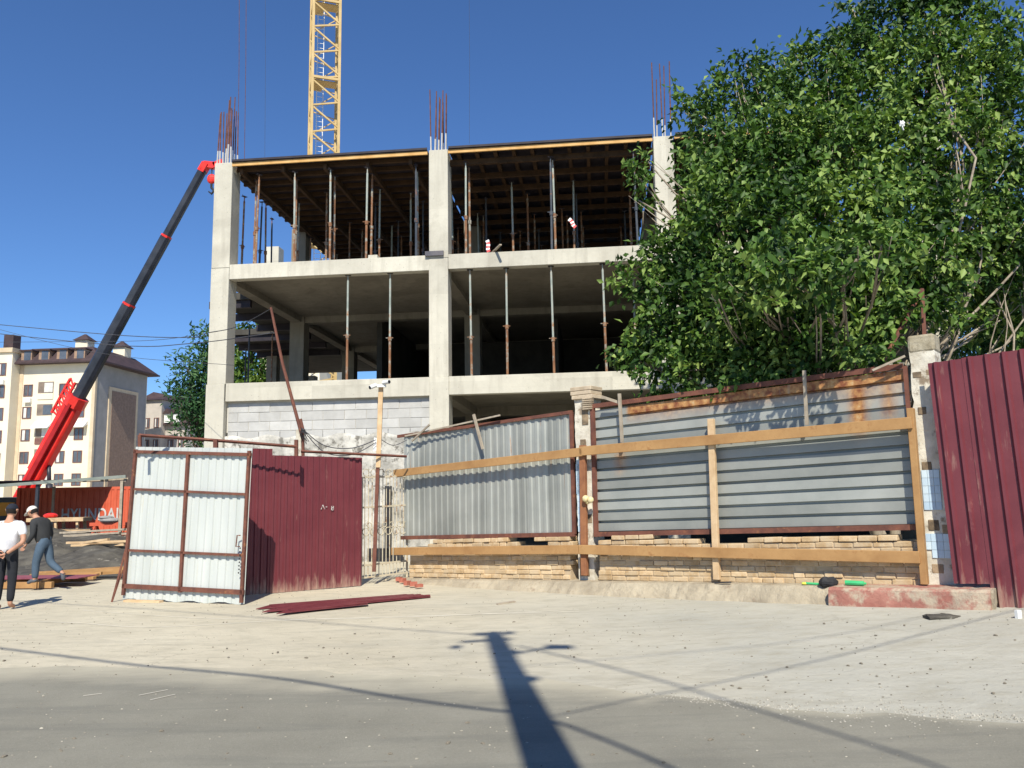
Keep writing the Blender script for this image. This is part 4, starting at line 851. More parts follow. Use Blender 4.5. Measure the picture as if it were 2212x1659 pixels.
mb.build('corrugated_sheet', M['whitesheet'], wg, solid=.003)
def gb(s0,t0,s1,t1,w_,nm): MB().bar(GP(s0,t0,-.0), GP(s1,t1,-.0), w_, .045, up=GF.N).build(nm, M['rust'], wg)
gb(0,.965,1,.955,.055,'top_rail'); gb(0,.098,1,.084,.075,'bottom_rail'); gb(.012,.04,.012,.98,.05,'stile'); gb(.985,.02,.985,.98,.05,'stile')
gb(.49,.07,.475,.955,.05,'middle_stile'); gb(.03,.72,.98,.70,.04,'cross_rail'); gb(.03,.325,.98,.315,.04,'cross_rail')
MB().tube([GP(.965,.44,-.05),GP(.945,.44,-.07),GP(.94,.37,-.07),GP(.965,.37,-.05)], .011, 6).build('handle', M['rust'], wg)
mb = MB()
for k in range(8): mb.ball(GP(.965,.36-k*.022,-.04-.006*(k%2)), .014, nu=6, nv=4)
mb.build('chain', M['black'], wg)
MB().bar(GP(-.0,.33,.0), GP(-.045,-.01,-.10), .03).bar(GP(-.01,.20,.0), GP(-.04,-.0,-.1), .02).build('brace_leg', M['rust'], wg)
one(MB().box(Fr(GP(.25,0).x,GP(.25,0).y,-18),-.5,.25,-.08,.02,.0,.035), 'flat_board', M['paleWood'], 'pale flat board lying under the white gate', 'board')
# worn white marks on the maroon fence
def text(s, size, fr, a, n_, z, m, par, name, off=.0, sx=1.):
    cu_t = D.curves.new(name, 'FONT'); cu_t.body = s; cu_t.size = size; cu_t.extrude = .003; cu_t.offset = off; cu_t.space_character = 1.08
    to = D.objects.new(name+'_tmp', cu_t); C.objects.link(to); dg = bpy.context.evaluated_depsgraph_get()
    me = D.meshes.new_from_object(to.evaluated_get(dg)); D.objects.remove(to)
    Mx = Matrix.Translation(fr.P(a,n_,z)) @ Matrix.Rotation(fr.a,4,'Z') @ Matrix.Rotation(rad(90),4,'X')
    me.transform(Matrix.Diagonal((sx,1,1,1))); me.transform(Mx); r = root_of(par); me.transform(Matrix.Translation(-r.location)); me.materials.clear(); me.materials.append(m)
    o = D.objects.new(name, me); C.objects.link(o); o.parent = par; return o
M['oldmark'] = mat('worn_paint', (.50,.48,.46), (.62,.60,.58), 6, .8, bs=0, c3=(.14,.03,.035), s3=24, t3=(.50,.54))
for tx, x, y in (('A',695,1098),('-',705,1096),('8',717,1100)):
    a, z = LB.hit(x, y, -.03); text(tx, .13, LB, a-.02, -.028, z-.02, M['oldmark'], lf, 'painted_mark')
# ------------------------------------------------------------------ container, canopy, site clutter
XC = lambda v, Y: (v-CX)/FPX*Y
KF = Fr(XC(314,40), 40, 0)
ct = thing('shipping_container', 'orange red shipping container with white lettering, mostly in shade behind the timber piles', 'container', KF.P(-3,1.2,0))
corr('side_panel', M['contR'], KF, -6.0, -.06, lambda a: .22, lambda a: 2.32, .0, .28, .036, ct, flat=.4, zrows=2)
MB().box(KF,-6.1,.0,.05,2.4,.15,2.3).build('body', M['contR'], ct)
MB().box(KF,-6.1,0,-.03,.03,2.28,2.42).box(KF,-6.1,0,-.03,.03,.1,.24).build('side_rail', M['contR'], ct)
for a in (-6.15,-.08): MB().box(KF,a,a+.16,-.06,.1,.08,2.44).build('corner_post', M['contR'], ct)
text('HYUNDAI', .80, KF, XC(139,40)-KF.o.x, -.045, .84, mat('worn_white',(.42,.40,.38),(.60,.58,.56),3,.8,c3=(.45,.12,.07),s3=6,t3=(.62,.68)), ct, 'lettering', .014, .74)
cn = thing('canopy', 'low grey green site canopy roof on posts before the container', 'canopy', (-22,33,0))
a_ = Vector((XC(-160,30),30,2.42)); b_ = Vector((XC(275,30),30,2.62)); w3 = Vector((0,0,.05))
pl_ = [Vector((XC(-300,30),30,2.10)), Vector((-22.6,30.05,2.40)), Vector((-20.5,37.5,2.62)), Vector((-19.45,39.8,2.62)), Vector((XC(-300,39.8),39.8,2.42))]
MB().prism([p+Vector((0,0,.06)) for p in pl_], w3).build('roof_sheet', M['ply'], cn)
MB().bar(Vector((XC(-300,30),29.9,2.05)), Vector((XC(276,30),29.9,2.60)), .06, .11).build('fascia', mat('grey_green_fascia',(.17,.20,.18),(.26,.28,.25),2,.7), cn)
MB().bar(Vector((XC(80,30),30.1,2.44)), Vector((XC(276,30),30.1,2.52)), .05, .08).build('lower_rail', M['greyWood'], cn)
for v in (94,140,184,222,232,272): p = Vector((XC(v,30),30.0,2.42+.0)); MB().bar(p, p+Vector((0,0,.10)), .09,.06).build('strut', M['greyWood'], cn)
for v, Y in ((85,30),(-150,30),(266,30),(120,39)): MB().bar(Vector((XC(v,Y),Y,0)), Vector((XC(v,Y),Y,2.45)), .10).build('post', M['craneB'] if v == 85 else M['greyWood'], cn)
pts = [Vector((XC(0,29)-.9+.9*math.cos(t),29,.2+1.1+.95*math.sin(t))) for t in [math.pi*i/10 for i in range(11)]]
one(MB().tube([pts[0]-Vector((0,0,1.3))]+pts+[pts[-1]-Vector((0,0,1.3))], .09, 6), 'brown_arch', M['rust'], 'rusty brown arch standing behind the man in white at the left edge', 'arch')
def rubble(c, rx_, ry_, h_, label, m='shade_rubble', name='rubble_heap'):
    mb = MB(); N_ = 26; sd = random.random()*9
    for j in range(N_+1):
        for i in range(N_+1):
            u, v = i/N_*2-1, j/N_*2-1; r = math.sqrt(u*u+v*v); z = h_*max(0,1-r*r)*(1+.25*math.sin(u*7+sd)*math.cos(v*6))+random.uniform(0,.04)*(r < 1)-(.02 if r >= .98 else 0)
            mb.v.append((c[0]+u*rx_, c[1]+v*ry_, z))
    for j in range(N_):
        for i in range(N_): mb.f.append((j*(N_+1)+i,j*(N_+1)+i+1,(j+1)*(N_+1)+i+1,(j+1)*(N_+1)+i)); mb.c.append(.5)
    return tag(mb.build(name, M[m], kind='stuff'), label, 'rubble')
tag(MB().hexa([Vector(p) for p in ((-16.5,19.6,-.05),(-7.6,18.2,-.05),(-9.5,40,-.05),(-25,40,-.05),(-16.5,19.6,.006),(-7.6,18.2,.006),(-9.5,40,.006),(-25,40,.006))]).build('yard_shade_sheet', M['shade_rubble'], kind='structure'))  # added dark sheet: stands in for shade and cuts light bouncing off the ground
rubble((XC(170,26),26),3.0,3.2,.62,'heap of sand and rubble toned dark for shade behind the walking man'); rubble((XC(255,23),23.5),2.2,2.6,.42,'rubble toned dark for shade, spread left of the white gate'); rubble((XC(60,30),31),3.5,2.5,.7,'earth bank toned dark for shade under the canopy')
def logpile(v0, v1, Y, z, n_, label, m='greyWood'):
    t = thing('timber_pile', label, 'timber pile', Vector((XC((v0+v1)/2,Y),Y,z)))
    for k in range(n_):
        y_ = Y+random.uniform(-.5,.5); zz = z+.05+.09*(k//3)
        MB().bar(Vector((XC(v0,Y)+random.uniform(-.3,.3),y_,zz)), Vector((XC(v1,Y)+random.uniform(-.3,.3),y_+random.uniform(-.4,.4),zz+random.uniform(-.02,.1))), .10, .06).build('board', M[m], t)
logpile(150,290,28,.45,9,'weathered boards stacked on the rubble before the container'); logpile(190,290,24,.42,6,'pale and grey boards lying on the dark rubble near the gate', 'paleWood'); logpile(120,285,26,.25,7,'grey boards at the foot of the rubble heap','greyWood')
logpile(108,262,18.6,.0,6,'orange planks lying on the ground left of the white gate','lumber')
tb_ = thing('trestle_table', 'pale wooden trestle table standing in front of the dark container', 'table', Vector((XC(136,32),32,.15)))
TB = Fr(XC(136,32),32,4)
MB().box(TB,-1.05,1.05,-.4,.4,.98,1.12).build('tabletop', M['paleWood'], tb_); MB().box(TB,-1.2,1.4,-.55,-.3,.60,.70).build('bench_board', M['paleWood'], tb_)
for a in (-.8,0,.8):
    for n_ in (-.3,.3): MB().bar(TB.P(a,n_,.98),TB.P(a+.1,n_*1.3,-.05),.09).build('leg', M['paleWood'], tb_)
one(MB().ball(TB.P(-.3,-.1,1.20),.26,.26,.11), 'red_helmet', M['craneR'], 'red hard hat lying on the trestle table', 'helmet')
sh = thing('saw_horse', 'orange saw horse carrying grey sacks beside the container', 'saw horse', Vector((XC(232,30),30.6,.1)))
SH = Fr(XC(232,30),30.6,0)
MB().box(SH,-.8,.7,-.1,.1,.82,.94).build('beam', M['contR'], sh)
for a in (-.6,.5): MB().bar(SH.P(a,-.05,.82),SH.P(a-.12,-.3,.1),.07).bar(SH.P(a,.05,.82),SH.P(a+.12,.3,.1),.07).build('leg', M['contR'], sh)
one(MB().ball(SH.P(-.1,0,1.02),.42,.25,.10).ball(SH.P(-.25,0,1.12),.3,.22,.07), 'grey_sacks', M['greyWall'], 'grey sacks on the orange saw horse', 'sacks')
# pallet like frame with maroon sheet, left
PF = Fr(XC(90,17), 17.2, -3)
pf = thing('lumber_pallet', 'flat orange timber frame lying on the ground under the walking man', 'pallet', PF.P(0,0,0))
for n_ in (-.55,.62): MB().box(PF,-1.3,.62,n_-.05,n_+.05,.02,.14).build('long_board', M['lumber'], pf, bevel=.005)
for a in (-.42,.28,-1.25): MB().box(PF,a-.05,a+.05,-.49,.56,.05,.16).build('cross_board', M['lumber'], pf, bevel=.005)
MB().box(PF,.26,.34,-.64,-.605,.02,.5).build('upright', M['lumber'], pf); MB().box(PF,-.46,-.38,-.64,-.605,.02,.42).build('upright', M['lumber'], pf)
one(MB().box(PF,-1.2,.95,-.25,.50,.165,.18), 'maroon_sheet', mat('dusty_maroon',(.20,.05,.07),(.28,.09,.11),3,.7), 'dusty maroon sheet lying on the orange timber frame', 'sheet')
# flat maroon sheets on the ground, centre
for k, (q0, q1, wd, lb) in enumerate((((598,1312),(905,1289),.16,'long maroon sheet lying flat before the maroon fence, rearmost of the three'),((610,1320),(925,1292),.15,'long maroon sheet lying flat, middle one of the three'),((640,1325),(790,1310),.13,'shorter maroon sheet lying flat, nearest of the three'))):
    a, b_ = atZ(*q0), atZ(*q1); d_ = (b_-a); ln = d_.length; fr = Fr(a.x,a.y,math.degrees(math.atan2(d_.y,d_.x)))
    mb = MB(); z0 = .012+k*.012
    P = fr.P; mb.hexa([P(-.35,-wd,z0),P(ln,-wd*.6,z0),P(ln+.1,wd,z0),P(-.1,wd,z0),P(-.35,-wd,z0+.012),P(ln,-wd*.6,z0+.012),P(ln+.1,wd,z0+.012),P(-.1,wd,z0+.012)])
    for i in range(3): n_ = -wd*.5+i*wd*.5; mb.bar(P(-.1,n_,z0+.02),P(ln-.1*i,n_*.8,z0+.03),.05,.02)
    one(mb, 'maroon_sheet', M['maroonF'], lb, 'sheet', 'maroon sheets lying on the ground')
one(MB().bar(atZ(1074,1309)+Vector((0,0,.02)), atZ(1112,1304)+Vector((0,0,.03)), .05,.035), 'short_stick', M['greyWood'], 'short dark stick lying alone on the pale apron', 'stick')
# rubbish on the ledge
def onl(x, y, n_=-.25): a, _ = FF.hit(x, y, n_); return FF.P(a, n_, zl(a)+.0)
q = onl(1790,1260); one(MB().ball(q+Vector((0,0,.04)),.14,.08,.07,fn=lambda v:1+.3*math.sin(v.x*9+v.y*5)*math.cos(v.z*7)), 'black_rag', M['black'], 'crumpled black rag on the kerb ledge between two green bits', 'rag')
q = onl(1848,1264); one(MB().tube([q-FF.U*.13+Vector((0,0,.035)),q+FF.U*.11+Vector((0,0,.035))],.032,8).tube([q+FF.U*.11+Vector((0,0,.035)),q+FF.U*.14+Vector((0,0,.035))],.016,8), 'green_bottle', M['plasticG'], 'bright green bottle lying on the ledge right of the black rag', 'bottle')
q = onl(1752,1260); one(MB().tube([q-FF.U*.12+Vector((0,0,.02)),q+FF.U*.12+Vector((0,0,.02))],.016,6), 'green_strip', M['plasticG'], 'thin green plastic strip on the ledge left of the black rag', 'litter')
q = onl(1738,1256); one(MB().ball(q+Vector((0,0,.02)),.045,.03,.02), 'yellow_cap', M['plasticY'], 'small yellow bottle cap at the end of the green strip', 'cap')
q = onl(1560,1254); one(MB().bar(q-FF.U*.12+Vector((0,0,.01)),q+FF.U*.14+Vector((0,0,.03)),.03,.02), 'short_stick', M['black'], 'dark stick lying at the foot of the pale timber post', 'stick')
q = atZ(2034,1325,.25); q.z = gz(q.x,q.y); one(MB().ball(q+Vector((0,0,.01)),.19,.12,.035,fn=lambda v:1+.2*math.sin(v.x*7)+.1*math.cos(v.y*11)), 'flattened_rag', M['shade_rubble'], 'dark flattened rag on the ground before the red kerb', 'rag')
q = atZ(2199,1323,.3); q.z = gz(q.x,q.y); one(MB().box(Fr(q.x,q.y,20),-.03,.03,-.02,.02,q.z-.005,q.z+.09), 'paper_cup', M['white'], 'small white cup standing near the maroon fence at the right edge', 'cup')
for i,(x,y) in enumerate(((870,1250),(880,1256),(862,1247),(893,1258),(905,1260))):
    q = atZ(x,y,.10); one(MB().box(Fr(q.x,q.y,random.uniform(0,90)),-.07,.07,-.04,.04,.03,.03+random.uniform(.05,.09)), 'brick_chip', M['brickred'], 'red brick chip at the foot of the ledge by the ornate gate', 'brick', 'red brick chips by the ornate gate')
# string on the ground, chalk scratches
def g3(x, y, dz=.008): p = atZ(x, y, 0); z = gz(p.x,p.y); p = atZ(x, y, z); p.z = gz(p.x,p.y)+dz; return p
wire([g3(-60,1342),g3(150,1346),g3(330,1356),g3(620,1341),g3(900,1332),g3(1250,1322)], .0035, 'white string lying across the dusty apron in a long loop', nm='string', m='chalk')['category'] = 'string'
wire([g3(180,1320),g3(480,1338),g3(820,1336),g3(1250,1318)], .003, 'second white string lying on the apron before the gate', nm='string', m='chalk')['category'] = 'string'
for i, (a, b_) in enumerate((((300,1504),(362,1492)),((325,1514),(378,1502)),((180,1505),(220,1500)))):
    p, q = g3(*a,.009), g3(*b_,.009); one(MB().bar(p,q,.013,.003), 'chalk_scratch', M['chalk'], 'short pale scratch on the asphalt at the lower left', 'scratch', 'pale scratches on the asphalt')
# pebbles and leaves
st = None
spots = [(1655,1462),(1795,1468),(1450,1540),(1535,1600),(1480,1400),(900,1340),(1110,1345),(600,1410),(850,1420),(120,1438),(160,1448),(75,1440),(2010,1440),(1900,1475),(1960,1480),(2170,1470),(1700,1440),(1250,1445),(1240,1420),(1340,1380),(1380,1395),(1780,1345),(1850,1395),(490,1345),(420,1330),(930,1335),(1350,1330),(1190,1385),(1860,1430)]
spots += [(random.uniform(0,2212), random.uniform(1330,1640)) for _ in range(40)]
for i, (x, y) in enumerate(spots):
    p = g3(x, y, 0); r = random.uniform(.007,.02)
    if st is None: st = tag(MB().ball((0,0,.3),1,.8,.6,nu=7,nv=5,fn=lambda v:1+.2*math.sin(v.x*5+v.z*3)).build('pebble', M['stone'], bevel=0), 'small dark pebble lying on the road or apron', 'pebble', 'pebbles scattered on the road'); o = st
    else: o = st.copy(); C.objects.link(o)
    o.location = p; o.scale = (r*random.uniform(.8,1.6),r,r*.8); o.rotation_euler = (0,0,random.uniform(0,6))
# ------------------------------------------------------------------ utility pole behind the viewer (its shadow lies on the road) and its wires
pb, pt = Vector((.84,-1.0,0)), Vector((-.09,-.57,11.6))
up_ = thing('utility_pole', 'tall concrete utility pole with street lamp and crossarm whose shadow crosses the road', 'pole', pb)
MB().tube([pb,pb.lerp(pt,.5),pt],[.27,.19,.115],12).build('shaft', M['conc'], up_)
def sp_(x, y, h_): p = atZ(x,y,0); return Vector((p.x,p.y,0))-Vector((math.sin(SUN_AZ),math.cos(SUN_AZ),0))*h_/math.tan(SUN_EL)+Vector((0,0,h_))
ar = MB().tube([pb.lerp(pt,.87), sp_(1180,1403,10.9)], .03, 6).build('lamp_arm', M['rust'], up_)
MB().hexa([sp_(1172,1407,10.75),sp_(1240,1407,10.95),sp_(1235,1398,11.0),sp_(1180,1396,11.0),sp_(1172,1407,10.85),sp_(1240,1405,11.0),sp_(1235,1398,11.1),sp_(1180,1396,11.15)]).build('lamp_head', M['greyWall'], up_)
MB().bar(sp_(995,1389,11.3), sp_(1105,1383,11.4), .07,.07).build('crossarm', M['rust'], up_)
for x, y, h_ in ((985,1400,11.1),(1110,1412,11.1),(1150,1470,10.),(1035,1372,11.6),(1100,1370,11.6)): MB().ball(sp_(x,y,h_), .07,.07,.12).build('insulator', M['white'], up_)
def swire(pts, h0, h1, r, label):
    n_ = len(pts); return wire([sp_(x,y,h0+(h1-h0)*i/(n_-1)) for i, (x, y) in enumerate(pts)], r, label)
swire([(1150,1547),(900,1515),(600,1466),(300,1437),(0,1400),(-400,1345)], 7.5, 7.6, .032, 'thick cable from the utility pole casting the long shadow across the left of the road')
swire([(1150,1547),(1250,1580),(1440,1659),(1700,1790)], 7.5, 7.2, .026, 'thick cable leaving the utility pole toward the near right')
swire([(1120,1398),(1400,1470),(1600,1532),(2000,1655),(2300,1780)], 10.4, 9.6, .020, 'overhead cable casting the long diagonal shadow across the right of the road')
swire([(1035,1374),(600,1337),(230,1310),(-200,1285)], 11.3, 10.8, .018, 'thin upper wire running left from the utility pole top')
swire([(1150,1560),(1400,1510),(1700,1455),(2212,1352),(2600,1290)], 7.3, 7.8, .013, 'wire from the utility pole toward the right, lower of the pair')
swire([(1130,1442),(1500,1418),(1800,1392),(2212,1325),(2700,1270)], 10., 10., .010, 'wire from the utility pole toward the right, upper of the pair')
# ------------------------------------------------------------------ people
def skin(joints, edges, root=0, sub=1):
    me = D.meshes.new('tmp'); me.from_pydata([j[:3] for j in joints], edges, []); o = D.objects.new('tmp', me); C.objects.link(o)
    md = o.modifiers.new('s','SKIN'); md.use_smooth_shade = True; md.branch_smoothing = .4
    for i, j in enumerate(joints):
        r = j[3]; me.skin_vertices[0].data[i].radius = (r if not isinstance(r,tuple) else r[0], r if not isinstance(r,tuple) else r[1])
        me.skin_vertices[0].data[i].use_root = (i == root)
    ss = o.modifiers.new('u','SUBSURF'); ss.levels = sub; ss.render_levels = sub
    dg = bpy.context.evaluated_depsgraph_get(); dg.update(); r = D.meshes.new_from_object(o.evaluated_get(dg)); D.objects.remove(o)
    vs = [v.co.copy() for v in r.vertices]; fs = [tuple(p.vertices) for p in r.polygons]; D.meshes.remove(r); return vs, fs
def person(label, pos, rz, J, hands, shirt, trou, cap, sleeves, headdir, capbrim=True, skinm='skin', shoes=None):
    """J: joint dict in metres, facing +Y"""
    t = thing('person', label, 'person', pos, rz)
    R_ = dict(pelvis=(.15,.11),waist=(.135,.10),chest=(.165,.115),neckb=(.07,.07),neck=(.052,.055),head=.06,ls=.062,le=.043,lw=.028,rs=.062,re=.043,rw=.028,lh=.088,lk=.058,la=.04,lt=.03,rh=.088,rk=.058,ra=.04,rt=.03)
    ks = list(R_); ix = {k:i for i,k in enumerate(ks)}
    js = [tuple(J[k])+(R_[k],) for k in ks]
    E_ = [('pelvis','waist'),('waist','chest'),('chest','neckb'),('neckb','neck'),('neck','head'),('chest','ls'),('ls','le'),('le','lw'),('chest','rs'),('rs','re'),('re','rw'),('pelvis','lh'),('lh','lk'),('lk','la'),('la','lt'),('pelvis','rh'),('rh','rk'),('rk','ra'),('ra','rt')]
    body = MB(); body.add(*skin(js, [(ix[a],ix[b]) for a, b in E_]))
    # head: shaped ellipsoid with brow, nose, chin, ears
    hc = Vector(J['head'])+Vector(headdir)*.02+Vector((0,0,.04)); f = Vector(headdir).normalized(); sdv = f.cross(Vector((0,0,1))).normalized(); upv = sdv.cross(f)
    def W(x, y, z): return hc+sdv*x+f*y+upv*z
    hv = MB(); nu, nv = 20, 16
    for j in range(nv+1):
        ph = math.pi*j/nv
        for i in range(nu):
            th = 2*math.pi*i/nu; x, y, z = math.sin(ph)*math.cos(th), math.sin(ph)*math.sin(th), math.cos(ph)
            px, py, pz = x*.076, y*.096, z*.118
            if z < 0: px *= 1+.28*z; py *= 1+.16*z*(1 if y < 0 else .6)
            if y > .5: py -= .010*math.exp(-((abs(x)-.35)/.15)**2-((z-.05)/.16)**2); py += .020*math.exp(-(x/.17)**2-((z+.18)/.17)**2)+.006*math.exp(-(x/.3)**2-((z+.52)/.10)**2)+.006*math.exp(-(x/.3)**2-((z+.85)/.12)**2)
            hv.v.append(tuple(W(px,py,pz)))
    for j in range(nv):
        for i in range(nu): hv.f.append((j*nu+i,(j+1)*nu+i,(j+1)*nu+(i+1)%nu,j*nu+(i+1)%nu))
    body.add(hv.v, hv.f)
    for s_ in (-1,1): body.tube([W(s_*.072,-.012,.02),W(s_*.086,-.02,.012)], [.022,.028], 8)
    # hands: palm + five fingers
    for (w0, d, n_, curl) in hands:
        w0, d, n_ = Vector(w0), Vector(d).normalized(), Vector(n_).normalized(); s3 = d.cross(n_).normalized()
        body.add(*skin([tuple(w0)+(.026,),tuple(w0+d*.045)+((.036,.018),),tuple(w0+d*.085)+((.040,.016),)], [(0,1),(1,2)]))
        for k, (off_, ln) in enumerate(((-.030,.068),(-.010,.080),(.010,.076),(.029,.060))):
            b0 = w0+d*.085+s3*off_; c1 = b0+(d-n_*curl*.5).normalized()*ln*.45; c2 = c1+(d-n_*curl*1.4).normalized()*ln*.3; c3_ = c2+(d-n_*curl*2.4).normalized()*ln*.27
            body.tube([b0,c1,c2,c3_], [.0095,.0088,.008,.006], 6)
        b0 = w0+d*.03-s3*.030; c1 = b0+(d*.6-s3*.8).normalized()*.035; c2 = c1+(d*.9-s3*.3-n_*curl*.3).normalized()*.028
        body.tube([b0,c1,c2], [.012,.010,.008], 6)
    M0 = Matrix.Translation(Vector(pos)) @ Matrix.Rotation(rz,4,'Z')
    def bw_(mb, nm, m): mb.v = [tuple(M0 @ Vector(v)) for v in mb.v]; return mb.build(nm, m, t, smooth=True)
    hd = [W(s_*.028,.083,.012) for s_ in (-1,1)]
    bo = bw_(body, 'body', M[skinm])
    e = MB(); [e.ball(p,.010,.008,.007,nu=6,nv=4) for p in hd]; bw_(e, 'eyes', M['black'])
    # shirt
    def sub_(names, edges, extra, m, nm, rr):
        js_ = [tuple(J[k])+(rr[k],) if k in J else tuple(extra[k])+(rr[k],) for k in names]; ii = {k:i for i,k in enumerate(names)}
        mb = MB(); mb.add(*skin(js_, [(ii[a],ii[b]) for a, b in edges])); return bw_(mb, nm, m)
    lerp = lambda a, b, t: tuple(Vector(J[a]).lerp(Vector(J[b]), t))
    if sleeves == 'short': ex = dict(lz=lerp('ls','le',.72), rz=lerp('rs','re',.72)); nl = ['lz']; nr = ['rz']
    else: ex = dict(lz=lerp('le','lw',.92), rz=lerp('re','rw',.92)); nl = ['le','lz']; nr = ['re','rz']
    ex['hem'] = tuple(Vector(J['pelvis'])+Vector((0,0,-.10)))
    rr = dict(hem=(.185,.15),waist=(.188,.148),chest=(.200,.15),neckb=(.085,.085),ls=.088,rs=.088,le=.056,re=.056,lz=.064 if sleeves=='short' else .042,rz=.064 if sleeves=='short' else .042)
    names = ['hem','waist','chest','neckb','ls']+nl+['rs']+nr
    ed = [('hem','waist'),('waist','chest'),('chest','neckb'),('chest','ls'),('chest','rs')]+list(zip(['ls']+nl[:-1],nl))+list(zip(['rs']+nr[:-1],nr))
    sub_(names, ed, ex, shirt, 'shirt', rr)
    rr = dict(pelvis=(.17,.13),wb=(.165,.128),lh=.105,rh=.105,lk=.076,rk=.076,lc=.062,rc=.062)
    ex = dict(wb=lerp('pelvis','waist',.85), lc=lerp('lk','la',.93), rc=lerp('rk','ra',.93))
    sub_(['pelvis','wb','lh','lk','lc','rh','rk','rc'], [('pelvis','wb'),('pelvis','lh'),('lh','lk'),('lk','lc'),('pelvis','rh'),('rh','rk'),('rk','rc')], ex, trou, 'trousers', rr)
    hr = MB(); hr.ball(W(0,-.016,.02), .080, .088, .108, nu=14, nv=10, fn=lambda q: 1); 
    hr.v = [v for v in hr.v]; hair = MB()
    keep = MB(); b = 0
    for j in range(9):
        for i in range(14):
            pass
    cp_ = MB()
    for j in range(7):
        ph = (math.pi*.52)*j/6
        for i in range(16):
            th = 2*math.pi*i/16; cp_.v.append(tuple(W(math.sin(ph)*math.cos(th)*.088, math.sin(ph)*math.sin(th)*.108-.004, math.cos(ph)*.095+.036)))
    for j in range(6):
        for i in range(16): cp_.f.append((j*16+i,(j+1)*16+i,(j+1)*16+(i+1)%16,j*16+(i+1)%16)); cp_.c.append(.5)
    if capbrim:
        br_ = [W(.075*math.cos(a), .085+.095*math.sin(a), .030-.02*math.sin(a)) for a in [math.pi*i/8 for i in range(9)]]
        cp_.prism(br_, Vector((0,0,.008)))
    bw_(cp_, 'cap', cap)
    hb = MB()
    for j in range(4):
        for i in range(9):
            th = math.pi+math.pi*i/8; zz = .045-j*.030; rx_ = (.081,.082,.076,.066)[j]; hb.v.append(tuple(W(math.cos(th)*rx_, math.sin(th)*rx_*1.24-.006, zz)))
    for j in range(3):
        for i in range(8): hb.f.append((j*9+i,(j+1)*9+i,(j+1)*9+i+1,j*9+i+1)); hb.c.append(.5)
    bw_(hb, 'hair', M['hair'])
    if shoes:
        for s_ in 'lr':
            a, b_ = Vector(J[s_+'a']), Vector(J[s_+'t']); d = (b_-a); mb = MB(); mb.add(*skin([tuple(a+Vector((0,0,.02)))+(.048,),tuple(a-d*.25+Vector((0,0,-.03)))+(.042,),tuple(b_+d*.15)+((.048,.035),)], [(0,1),(0,2)])); bw_(mb, 'shoe', shoes)
    return t
J1 = dict(pelvis=(0,0,.93),waist=(0,-.01,1.08),chest=(0,.0,1.27),neckb=(0,.02,1.42),neck=(0,.03,1.48),head=(0,.045,1.53),ls=(-.19,.0,1.36),le=(-.27,-.10,1.08),lw=(-.07,-.20,.90),rs=(.19,.0,1.36),re=(.28,-.10,1.08),rw=(.07,-.20,.90),
          lh=(-.085,0,.88),lk=(-.10,.02,.48),la=(-.11,-.01,.08),lt=(-.12,.14,.03),rh=(.085,0,.88),rk=(.09,.02,.48),ra=(.09,-.01,.08),rt=(.10,.14,.03))
person('person from behind in white T-shirt and dark cap, hands clasped behind the back', Vector((atZ(8,1317).x, atZ(8,1317).y, 0)), rad(8), J1,
       [((-.07,-.20,.90),(.9,-.05,-.35),(0,1,0),.7),((.07,-.215,.90),(-.9,-.1,-.3),(0,1,0),.7)], M['shirtW'], M['trouB'], M['capB'], 'short', (0,1,-.15), capbrim=False, shoes=None)
J2 = dict(pelvis=(0,0,.84),waist=(0,.05,.98),chest=(0,.13,1.15),neckb=(0,.21,1.29),neck=(0,.25,1.34),head=(0,.29,1.385),ls=(-.18,.14,1.24),le=(-.21,.10,.98),lw=(-.18,.26,.80),rs=(.18,.12,1.24),re=(.21,.03,.98),rw=(.19,.10,.76),
          lh=(-.085,0,.80),lk=(-.09,.10,.44),la=(-.09,.10,.10),lt=(-.09,.24,.05),rh=(.085,0,.80),rk=(.09,-.07,.43),ra=(.09,-.36,.22),rt=(.09,-.38,.09))
q = atZ(92,1256,.17)
person('walking person in charcoal jumper, blue jeans and white cap, looking down', Vector((q.x,q.y,.10)), rad(82), J2,
       [((-.18,.26,.80),(0,.55,-.8),(.9,.1,0),.6),((.19,.10,.76),(0,.3,-1),(-1,0,0),.6)], M['shirtG'], M['jeans'], M['capW'], 'long', (0,.9,-.5), capbrim=True, shoes=M['shoe'])
